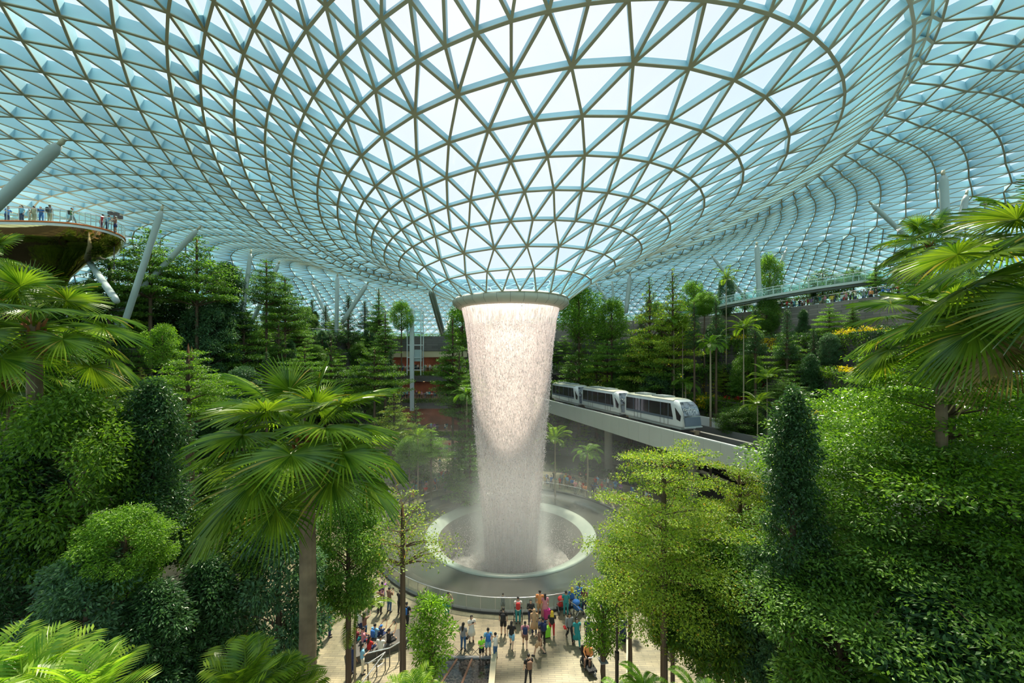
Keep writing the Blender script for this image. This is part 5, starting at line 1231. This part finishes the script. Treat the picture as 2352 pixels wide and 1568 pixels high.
# px, py(feet), facing, pose, top, bottom, hair, skin, bag, scale, label
NP_ = [
 (855, 1392, 60, 'phone', (Lg, 'maroon'), (Jn, 'navy'), 'short', 0, None, 1, 'man in a maroon shirt and dark jeans, leftmost of the standing group by the pool'),
 (878, 1388, -20, 'up', (T, 'purple'), (Jn, 'denim'), 'long_hair', 1, None, .95, 'woman in a purple top beside the man in maroon'),
 (872, 1409, 20, 'phone', (Lg, 'brown'), (Jn, 'black'), 'short', 0, ('backpack', 'maroon'), 1, 'man with a plaid brown shirt and maroon pack in front of the woman in purple'),
 (894, 1405, 30, 'phone', (T, 'brown'), (Jn, 'denim'), 'short', 0, None, 1, 'man in a brown tee raising a camera, right of the plaid shirt'),
 (919, 1411, 10, 'phone', (Lg, 'black'), (Jn, 'black'), 'short', 1, None, 1, 'person in black half hidden by the slim bare tree trunk'),
 (934, 1443, 15, 'walk', (T, 'black'), (Jn, 'black'), 'short', 0, ('backpack', 'blue'), 1, 'man with a bright blue backpack standing right of the slim trunk'),
 (1027, 1414, 130, 'lean', (T, 'khaki'), (Jn, 'teal'), 'short', 0, ('handbag', 'teal'), 1, 'older man in a patterned khaki shirt with a teal bag leaning at the rail'),
 (1064, 1493, 20, 'stand', (T, 'grey'), (Jn, 'denim'), 'long_hair', 1, ('handbag', 'black'), .97, 'woman with very long black hair, jeans and a black shoulder bag'),
 (1083, 1473, 160, 'phone', (Dr, 'white'), None, 'long_hair', 1, None, .95, 'woman in a short white dress facing the camera'),
 (1106, 1514, 160, 'cross', (T, 'lime'), (Sh, 'black'), 'short', 1, None, .78, 'boy in a lime green vest by the stepped pool'),
 (1121, 1505, -10, 'stand', (T, 'sky blue'), (Sh, 'sky blue'), 'short', 0, ('backpack', 'blue'), .95, 'youth in a sky blue tee and shorts beside the boy in lime'),
 (1138, 1513, -60, 'phone', (T, 'white'), (Jn, 'denim'), 'short', 1, None, .9, 'youth in a white tee and blue jeans right of the one in sky blue'),
 (1155, 1404, 0, 'lean', (T, 'grey'), (Sh, 'grey'), 'short', 1, None, .72, 'small child in grey standing up against the glass rail'),
 (1156, 1457, 5, 'stand', (T, 'black'), (Sh, 'black'), 'short', 1, ('backpack', 'black'), 1, 'broad man in black shorts with a black backpack'),
 (1190, 1431, 0, 'lean', (T, 'white'), (Jn, 'teal'), 'short', 0, ('backpack', 'red'), 1, 'man in a white tee with a red backpack pushing a wheelchair'),
 (1175, 1488, 10, 'walk', (T, 'black'), (Sh, 'sky blue'), 'long_hair', 1, None, .95, 'woman in a black top and pale denim shorts walking away'),
 (1206, 1487, 0, 'walk', (T, 'pink'), (Sh, 'brown'), 'ponytail', 1, ('backpack', 'navy'), .93, 'woman in a pale pink tee with a small navy backpack and ponytail'),
 (1219, 1433, 180, 'cross', (Lg, 'black'), (Jn, 'navy'), 'long_hair', 1, None, .95, 'woman in a black off-shoulder top facing the camera by the rail'),
 (1227, 1457, 0, 'stand', (Dr, 'tan'), (Jn, 'navy'), 'hijab', 0, None, .95, 'woman in a tan headscarf and tan tunic over dark leggings', None, 'tan'),
 (1247, 1480, -30, 'phone', (Lg, 'navy'), (Jn, 'black'), 'short', 0, ('backpack', 'navy'), .97, 'man in navy with a navy backpack holding a camera'),
 (1240, 1416, 10, 'stand', (T, 'orange'), (Sh, 'tan'), 'short', 0, None, 1.05, 'tall man in a peach orange shirt and tan shorts at the rail'),
 (1252, 1418, 0, 'stand', (Dr, 'pink'), (Mx, 'pink'), 'long_hair', 0, None, .95, 'woman in a dusty pink dress beside the tall man in orange'),
 (1268, 1462, 5, 'stand2', (T, 'black'), (Jn, 'red'), 'hijab', 1, None, .95, 'person in a yellow headscarf, black vest and red trousers', None, 'yellow'),
 (1239, 1505, -80, 'walk', (T, 'brown'), (Sh, 'tan'), 'short', 1, None, 1, 'older man in a brown tee and tan shorts striding across the plaza'),
 (1214, 1572, -15, 'stand2', (T, 'black'), (Jn, 'black'), 'short', 1, ('backpack', 'brown'), .97, 'woman with a brown backpack nearest the camera on the plaza'),
 (1300, 1414, 10, 'stand', (T, 'teal'), (Jn, 'teal'), 'short', 0, None, 1, 'man in a teal tee behind the red stroller'),
 (1314, 1402, 0, 'stand2', (Lg, 'blue'), (Jn, 'navy'), 'hijab', 0, None, .95, 'woman in a yellow headscarf and blue top at the rail', None, 'yellow'),
 (1331, 1397, 20, 'stand', (T, 'blue'), (Jn, 'teal'), 'short', 2, None, 1.05, 'tall man in a blue tee by the rail near the small tree'),
 (1342, 1401, 30, 'stand', (Lg, 'maroon'), (Jn, 'navy'), 'long_hair', 0, None, .9, 'woman in dark maroon right of the tall man in blue'),
 (1308, 1471, 170, 'walk', (Lg, 'grey'), (Jn, 'black'), 'short', 0, ('handbag', 'red'), 1, 'man in a dark striped top with a red bag walking toward the camera'),
 (1325, 1482, 175, 'walk', (Dr, 'teal'), (Jn, 'teal'), 'long_hair', 0, None, .97, 'woman in a dark teal tunic walking toward the camera'),
 (1352, 1481, 185, 'walk', (T, 'navy'), (Jn, 'navy'), 'short', 0, None, 1, 'man in navy tee and dark jeans walking toward the camera'),
 (1384, 1480, 170, 'walk', (T, 'green'), (Sh, 'black'), 'short', 0, ('handbag', 'orange'), 1, 'man in dark green with an orange bag half behind the small tree'),
 (1388, 1421, 0, 'stand', (T, 'sky blue'), (Jn, 'denim'), 'short', 0, None, 1, 'man in a pale blue patterned shirt right of the small tree'),
 (1409, 1409, 20, 'stand', (T, 'cream'), (Jn, 'black'), 'short', 0, None, 1, 'man in a cream shirt behind the lamp post'),
 (1370, 1430, 0, 'stand', (T, 'magenta'), (Sh, 'teal'), 'short', 0, None, .75, 'child in a magenta top beside the small tree'),
 (1387, 1392, 10, 'stand', (Lg, 'blue'), (Mx, 'blue'), 'hijab', 0, None, .95, 'woman in a bright blue headscarf near the red balloons', None, 'blue'),
 (1431, 1472, 0, 'stand', (Lg, 'navy'), (Mx, 'navy'), 'long_hair', 0, None, .97, 'woman in a long navy dress right of the lamp post'),
 (1424, 1460, 0, 'stand', (T, 'maroon'), (Jn, 'maroon'), 'short', 0, None, 1, 'person in maroon just behind the woman in the long navy dress'),
 (827, 1460, 30, 'stand', (Lg, 'white'), (Sh, 'navy'), 'short', 1, None, .95, 'person in white behind the seated photographers'),
 (837, 1467, 30, 'up', (T, 'brown'), (Jn, 'denim'), 'long_hair', 1, None, .97, 'woman in a brown top and jeans raising her phone above the seated group'),
 (861, 1478, 20, 'sit', (T, 'sky blue'), (Sh, 'navy'), 'short', 0, ('backpack', 'blue'), 1, 'seated person with a sky blue backpack in the crowd at the step'),
 (875, 1474, 30, 'situp', (T, 'navy'), (Sh, 'navy'), 'cap', 0, None, .85, 'seated boy in a blue cap holding up a phone', None, 'blue'),
 (893, 1490, 40, 'situp', (T, 'black'), (Sh, 'black'), 'short', 0, None, 1, 'seated person in black with both arms raised at the right end of the step'),
 (848, 1506, 30, 'sit', (T, 'red'), (Sh, 'navy'), 'long_hair', 0, None, .95, 'seated woman in a red top'),
 (874, 1507, 10, 'sit', (T, 'white'), (Sh, 'grey'), 'short', 0, None, 1, 'seated man in a white striped tee beside the railing'),
 (834, 1487, 60, 'sit', (T, 'pink'), (Sh, 'navy'), 'short', 0, None, 1, 'seated man in a pinkish red shirt at the back of the step'),
 (818, 1484, 50, 'sit', (T, 'maroon'), (Sh, 'teal'), 'cap', 0, None, 1, 'seated person in maroon under the dark palm'),
 (832, 1547, 60, 'stand2', (T, 'sky blue'), (Jn, 'cream'), 'long_hair', 1, None, 1, 'woman in a cyan tee and cream trousers looking at her phone'),
 (811, 1549, 40, 'stand', (T, 'navy'), (Jn, 'navy'), 'short', 2, None, 1, 'man in a navy tee left of the woman in cyan'),
 (868, 1318, 60, 'stand', (T, 'white'), (Sh, 'teal'), 'short', 0, None, 1, 'person in white on the left side of the pool rail'),
 (849, 1290, 70, 'stand', (T, 'red'), (Jn, 'black'), 'short', 0, None, 1, 'person in red on the left side of the pool, partly behind leaves'),
 (1537, 1496, 180, 'stand', (Dr, 'magenta'), None, 'short', 0, None, .95, 'woman in a magenta dress under the golden tree'),
 (1586, 1468, 160, 'lean', (T, 'blue'), (Jn, 'navy'), 'short', 0, None, 1, 'man in bright blue bending under the trees at lower right'),
 (1607, 1500, 170, 'sit', (T, 'blue'), (Jn, 'blue'), 'short', 0, None, 1, 'crouching person in blue beside a stroller under the trees'),
 (1668, 1541, 40, 'walk', (Lg, 'denim'), (Jn, 'denim'), 'short', 0, ('backpack', 'black'), 1, 'person in denim with a black backpack walking off at lower right'),
 (740, 1440, 40, 'stand', (T, 'red'), (Jn, 'navy'), 'short', 0, None, 1, 'person in red seen between the trunks left of the crowd'),
 (757, 1462, 60, 'stand', (T, 'blue'), (Jn, 'navy'), 'short', 0, None, 1, 'person in blue seen between the trunks left of the crowd'),
]
for r_ in NP_:
    px, py, fc, pose, top, bot, hr, sk_, bag, s, lab = r_[:11]; hc = r_[12] if len(r_) > 12 else None
    p = onz(px, py, 0.0); person(p, fc, pose, top, bot, hr, sk_, bag, s, lab, None, hc, 'child' if s < .8 else 'person', phone=pose in ('phone', 'up', 'situp'))
# people on the mirrored viewing platform
PP = [(16, 509, 90, 'lean', 'blue', 'navy', 1, 'person in blue at the left end of the viewing platform'), (47, 508, 200, 'stand', 'white', 'grey', 1, 'person in white by the platform rail'), (50, 507, 180, 'stand', 'sky blue', 'navy', 1, 'person in pale blue on the platform behind the one in white'),
      (67, 508, 20, 'stand', 'cream', 'khaki', .8, 'small person in cream on the viewing platform'), (78, 508, 0, 'stand2', 'khaki', 'khaki', 1, 'person in a khaki top in the middle of the viewing platform'), (95, 508, 150, 'lean', 'blue', 'blue', .95, 'person in bright blue bending on the viewing platform'),
      (114, 508, 0, 'stand', 'grey', 'khaki', 1.05, 'tall person with a dark backpack and khaki trousers on the viewing platform'), (165, 512, 60, 'walk', 'green', 'grey', 1, 'person in grey-green with a backpack walking along the platform edge'),
      (232, 524, 20, 'lean', 'red', 'maroon', 1, 'person in red leaning on the rail at the platform tip'), (246, 526, 20, 'lean', 'sky blue', 'navy', 1, 'person in sky blue beside the red one at the platform tip'), (265, 530, 200, 'phone', 'brown', 'navy', 1, 'woman in shorts at the very tip of the viewing platform')]
for px, py, fc, pose, c1, c2, s, lab in PP:
    Y = (ZP - CAMZ) * F / (HOR - py) + .5; q = at(px, HOR, Y)
    person((q.x, q.y, ZP), fc, pose, (T, c1), (Sh if 'shorts' in lab else Jn, c2), random.choice(['short', 'short', 'long_hair']), random.randrange(3), ('backpack', 'black') if 'backpack' in lab else None, s * .9, lab)
# crowds further off: every person separate
cr_ = random.Random(21)
TOPS = [('white', 6), ('black', 4), ('navy', 3), ('blue', 3), ('sky blue', 3), ('red', 4), ('grey', 3), ('pink', 2), ('teal', 2), ('yellow', 1), ('orange', 1), ('maroon', 2), ('green', 1), ('brown', 2), ('cream', 2), ('purple', 1)]
BOTS = ['denim', 'black', 'navy', 'khaki', 'grey', 'brown']
def crowd(n, gen, place, group, faces, s0=1.0):
    for i in range(n):
        loc, look = gen(i, n); c1 = cr_.choices([a for a, b in TOPS], [b for a, b in TOPS])[0]; c2 = cr_.choice(BOTS); pose = cr_.choice(['stand', 'stand', 'phone', 'stand2', 'lean', 'up', 'cross', 'walk'])
        kb = cr_.choice([Jn, Jn, Sh, Sk]); hr = cr_.choice(['short', 'short', 'long_hair', 'ponytail', 'cap', 'hijab']); hc = cr_.choice(['white', 'black', 'blue', 'pink', 'red']) if hr in ('cap', 'hijab') else None
        words = {Jn: 'trousers', Sh: 'shorts', Sk: 'skirt'}[kb]; hw = {'short': 'short hair', 'long_hair': 'long hair', 'ponytail': 'a ponytail', 'cap': '%s cap' % hc, 'hijab': '%s headscarf' % hc}[hr]
        person(loc, look + cr_.uniform(-35, 35), pose, (cr_.choice([T, T, Lg]), c1), (kb, c2), hr, cr_.randrange(3), None, s0 * cr_.choice([1, 1, .95, .92, 1.03, .75]), 'person in %s top, %s %s%s, %s' % (c1, c2, words, '' if hr == 'short' else ', ' + hw, place), group, hc)
def arc(a0, a1, r0, r1):
    def g(i, n):
        az = a0 + (a1 - a0) * (i + cr_.random()) / n; r = r0 + (r1 - r0) * cr_.random() ** 1.3; x, y, z = pol(r, az, 0); return (x, y, 0), az + 180
    return g
crowd(62, arc(-78, -9, 13.6, 18.5), 'at the far left pool rim', 'crowd on the far left rim of the plaza', 0)
crowd(58, arc(9, 72, 13.6, 18.5), 'at the far right pool rim', 'crowd on the far right rim of the plaza', 0)
def row(x0, x1, y, z): return lambda i, n: ((x0 + (x1 - x0) * (i + cr_.random() * .8) / n, y + cr_.random() * .7, z), 180)
crowd(40, row(-27.5, -10.3, 81.5, 14.6), 'on the upper gallery', 'crowd along the upper rear gallery', 0)
crowd(30, row(-24, -9.5, 80.5, 9.15), 'on the middle gallery', 'crowd along the middle rear gallery', 0)
crowd(9, row(-20, -11.5, 79.9, 2.7), 'on the lower gallery', 'people along the lower rear gallery', 0)
def prom(i, n):
    az = 60 + (82 - 60) * (i + cr_.random()) / n; r = tierR(5, az) + .7 + cr_.random() * .9; x, y, z = pol(r, az, 25 - .35); return (x, y, z), az + 180
crowd(32, prom, 'on the promenade wall', 'people along the promenade railing', 0, .92)
crowd(8, lambda i, n: ((-9.5 + cr_.random() * -3.5, 62 + i * 2.2, 0), 180), 'on the far path', 'people on the far path', 0)
# ------------------------------------------------------------------ things the people bring
def suitcase(px, py, col, label):
    t = thing('suitcase', label, 'suitcase', onz(px, py), .3); m = MB(); m.box((0, 0, .36), (.42, .26, .58)); m.box((0, .0, .36), (.36, .29, .5)); m.obj('shell', cm(col), t)
    m = MB(); m.tube([(-.12, .08, .62), (-.12, .08, .98), (.12, .08, .98), (.12, .08, .62)], .012, 5); m.obj('handle', railm, t)
    for s in (-1, 1): m = MB(); m.ell((s * .15, 0, .04), (.03, .05, .05)); m.obj('wheel', SOLE, t)
suitcase(1256, 1421, 'magenta', 'pinkish red suitcase beside the woman in dusty pink'); suitcase(1256, 1463, 'lime', 'lime green suitcase left of the person in red trousers')
def stroller(px, py, col, rz, label):
    t = thing('stroller', label, 'stroller', onz(px, py), rz)
    m = MB(); m.tube([(-.22, -.45, 1.0), (-.22, .35, .12)], .016, 6); m.tube([(.22, -.45, 1.0), (.22, .35, .12)], .016, 6); m.tube([(-.22, -.35, .12), (-.22, .1, .6)], .016, 6); m.tube([(.22, -.35, .12), (.22, .1, .6)], .016, 6); m.tube([(-.22, -.45, 1.0), (.22, -.45, 1.0)], .02, 6); m.obj('frame', railm, t)
    m = MB(); m.tube([(0, -.25, .92), (0, -.15, .5), (0, .18, .45), (0, .38, .25)], [.2, .22, .22, .18], 12, flat=.35); m.obj('seat', cm(col), t, True)
    m = MB(); m.ell((0, -.12, .95), (.25, .27, .18), 12, 8); m.obj('hood', cm(col), t, True)
    for s in (-1, 1):
        for y in (-.38, .36): m = MB(); m.tube([(s * .24 - .02, y, .1), (s * .24 + .02, y, .1)], .1, 12); m.obj('wheel', SOLE, t)
stroller(1288, 1404, 'red', .2, 'red stroller at the rail left of the man in teal'); stroller(1326, 1413, 'blue', -.9, 'blue stroller in front of the two yellow and blue dressed adults'); stroller(1590, 1500, 'maroon', 1.2, 'dark stroller beside the crouching person in blue')
t = thing('wheelchair', 'wheelchair pushed by the man with the red backpack', 'wheelchair', onz(1190, 1424), 0)
m = MB(); m.box((0, 0, .5), (.46, .45, .06)); m.box((0, -.22, .78), (.46, .05, .5)); m.obj('seat', cm('black'), t)
for s in (-1, 1):
    m = MB(); m.tube([(s * .28, .30 * math.cos(q), .31 + .30 * math.sin(q)) for q in np.linspace(0, 2 * PI, 25)], .022, 6); m.tube([(s * .28, -.3, .31), (s * .28, .3, .31)], .006, 4); m.tube([(s * .28, 0, .01), (s * .28, 0, .61)], .006, 4); m.obj('wheel', SOLE, t)
    m = MB(); m.tube([(s * .2, .42, .1), (s * .2, .42, .02)], .07, 8); m.tube([(s * .23, -.24, .95), (s * .23, -.40, .95)], .018, 6); m.obj('frame', railm, t)
p = onz(1352, 1538); t = thing('mobility_scooter', 'dark mobility scooter with a pale round tyre carrying an elderly rider', 'scooter', p, .25)
m = MB(); m.box((0, 0, .3), (.5, 1.1, .12)); m.box((0, .35, .5), (.4, .3, .35)); m.obj('chassis', cm('black'), t)
m = MB(); m.box((0, .3, .62), (.48, .42, .1)); m.box((0, .5, .85), (.46, .08, .45)); m.obj('seat', cm('black'), t)
m = MB(); m.tube([(0, -.5, .35), (0, -.42, .95), (-.2, -.38, .98), (.2, -.38, .98)], .02, 6); m.obj('tiller', railm, t)
for x, y, c in ((-.25, .4, 'black'), (.25, .4, 'black'), (.12, -.5, 'grey')):
    m = MB(); m.tube([(x + .13 * math.cos(q), y + .0, .16 + .13 * math.sin(q)) if 0 else (x, y + .14 * math.cos(q), .17 + .14 * math.sin(q)) for q in np.linspace(0, 2 * PI, 17)], .035, 6); m.obj('wheel', cm(c), t)
person((p.x + .05, p.y + .28, .12), 200, 'sit', (Lg, 'orange'), (Jn, 'brown'), 'short', 1, None, 1, 'elderly rider in an orange patterned top on the mobility scooter', None, 'grey')
t = thing('balloon_bunch', 'bunch of red balloons floating above the crowd right of the lamp post', 'balloons', onz(1443, 1430))
bal_ = mat('balloon_red', (.75, .01, .01), .25)
for i, (x, z) in enumerate(((0, 3.5), (.28, 3.9), (-.25, 3.8), (.05, 4.2), (.22, 3.2), (-.28, 3.3), (.1, 3.0))):
    m = MB(); m.ell((x, .1 * (i % 3), z), (.17, .17, .21)); b_ = m.obj('balloon', bal_, t, True); m = MB(); m.tube([(x, .1 * (i % 3), z - .2), (0, 0, 1.2)], .004, 3); m.obj('string', bal_, b_)
o = MB(); o.ell((0, 0, 0), (.17, .17, .21)); o = o.obj('balloon', bal_, None, True); o.location = at(1394, 1338, 26.5); tag(o, 'single red balloon above the woman in the blue headscarf', 'balloon')
# ------------------------------------------------------------------ street furniture near the bottom of the view
t = thing('lamp_post', 'tall black lamp post rising right of the plaza', 'lamp', (at(1417, 822, 19).x, 19, 0)); m = MB(); m.tube([(0, 0, 0), (0, 0, 3.1), (0, 0, 3.15), (0, 0, 8.1)], [.09, .09, .055, .045], 12); m.obj('pole', mat('post_black', (.012, .012, .014), .4), t)
m = MB(); m.tube([(0, 0, 3.0), (0, 0, 3.35)], .11, 12); m.obj('collar', MATS['post_black'], t); m = MB(); m.box((0, -.12, 7.2), (.16, .2, .25)); m.obj('lamp_head', MATS['post_black'], t)
t = thing('info_stand', 'slanted dark information stand at the plaza edge right of the scooter', 'sign', onz(1383, 1555), .2); m = MB(); m.box((0, 0, .45), (.08, .08, .95)); m.obj('post', MATS['post_black'], t); m = MB(); m.box((0, -.1, 1.0), (.42, .5, .05)); m.obj('panel', cm('grey'), t)
rockm = mat('rippled_water', (.045, .04, .035), .12, noise=(9, .9), bump=1.0, coat=.5)
t = thing('stepped_pool', 'shallow stepped pool with rippled dark water and pale side wall at the bottom', 'water feature', (0, 0, 0))
a, b, c, d_ = onz(1012, 1514), onz(1128, 1514), onz(1122, 1600), onz(930, 1600)
m = MB(); m.add([(a.x, a.y, .03), (b.x, b.y, .03), (c.x, c.y, .03), (d_.x, d_.y, .03)], [(0, 1, 2, 3)]); m.obj('water', rockm, t)
m = MB(); m.box(((b.x + c.x) / 2 + .15, (b.y + c.y) / 2, .2), (.32, b.y - c.y + .1, .42), -.02); m.obj('side_wall', mat('pale_wall', (.50, .44, .30), .7), t)
for u in (.33, .62): q0 = a.lerp(b, u); q1 = d_.lerp(c, u); m = MB(); m.tube([(q0.x, q0.y, .05), (q1.x, q1.y, .05)], .06, 4); m.obj('divider', cm('brown'), t)
m = MB(); m.box(((a.x + b.x) / 2, a.y + .05, .06), (b.x - a.x, .14, .14)); m.obj('front_kerb', cm('grey'), t)
t = thing('barrier', 'low folding trellis barrier along the edge of the stepped pool', 'barrier', onz(1045, 1508)); m = MB()
for i in range(4):
    m.tube([(i * .48, 0, .05), (i * .48 + .48, 0, .55)], .014, 4); m.tube([(i * .48, 0, .55), (i * .48 + .48, 0, .05)], .014, 4)
m.obj('lattice', SOLE, t)
def rail2(label, pts, h=1.05):
    P = [onz(*q) for q in pts]; t = thing('handrail', label, 'railing', P[0]); P = [p - P[0] for p in P]; m = MB(); m.tube([p + Vector((0, 0, h)) for p in P], .03, 6); m.tube([p + Vector((0, 0, h * .5)) for p in P], .012, 5); m.obj('top_rail', railm, t)
    for a_, b_ in zip(P, P[1:]):
        for u in (0, .5): q = a_.lerp(b_, u); m = MB(); m.box((q.x, q.y, h / 2), (.05, .05, h)); m.obj('post', mat('rail_post', (.10, .09, .08), .5), t)
rail2('steel handrail behind the seated crowd at lower left', [(835, 1545), (895, 1530), (937, 1505)]); rail2('bright steel handrail bending at the bottom left of the plaza', [(845, 1568), (885, 1540), (800, 1660)])
rail2('steel handrail beside the walkway under the trees at lower right', [(1545, 1500), (1600, 1530), (1660, 1560)])
m = MB(); q = onz(868, 1492); m.box((q.x, q.y, .22), (3.4, 1.2, .44), .5); o = m.obj('stone_step', mat('step_stone', (.10, .09, .08), .8)); tag(o, 'dark stone seating step under the crowd at lower left', 'step')
m = MB(); m.box((6.3, 21.2, .25), (.3, 6.0, .5), -.28); o = m.obj('planter_kerb', MATS['pale_wall']); tag(o, 'low pale planter kerb at the right edge of the plaza', 'kerb')
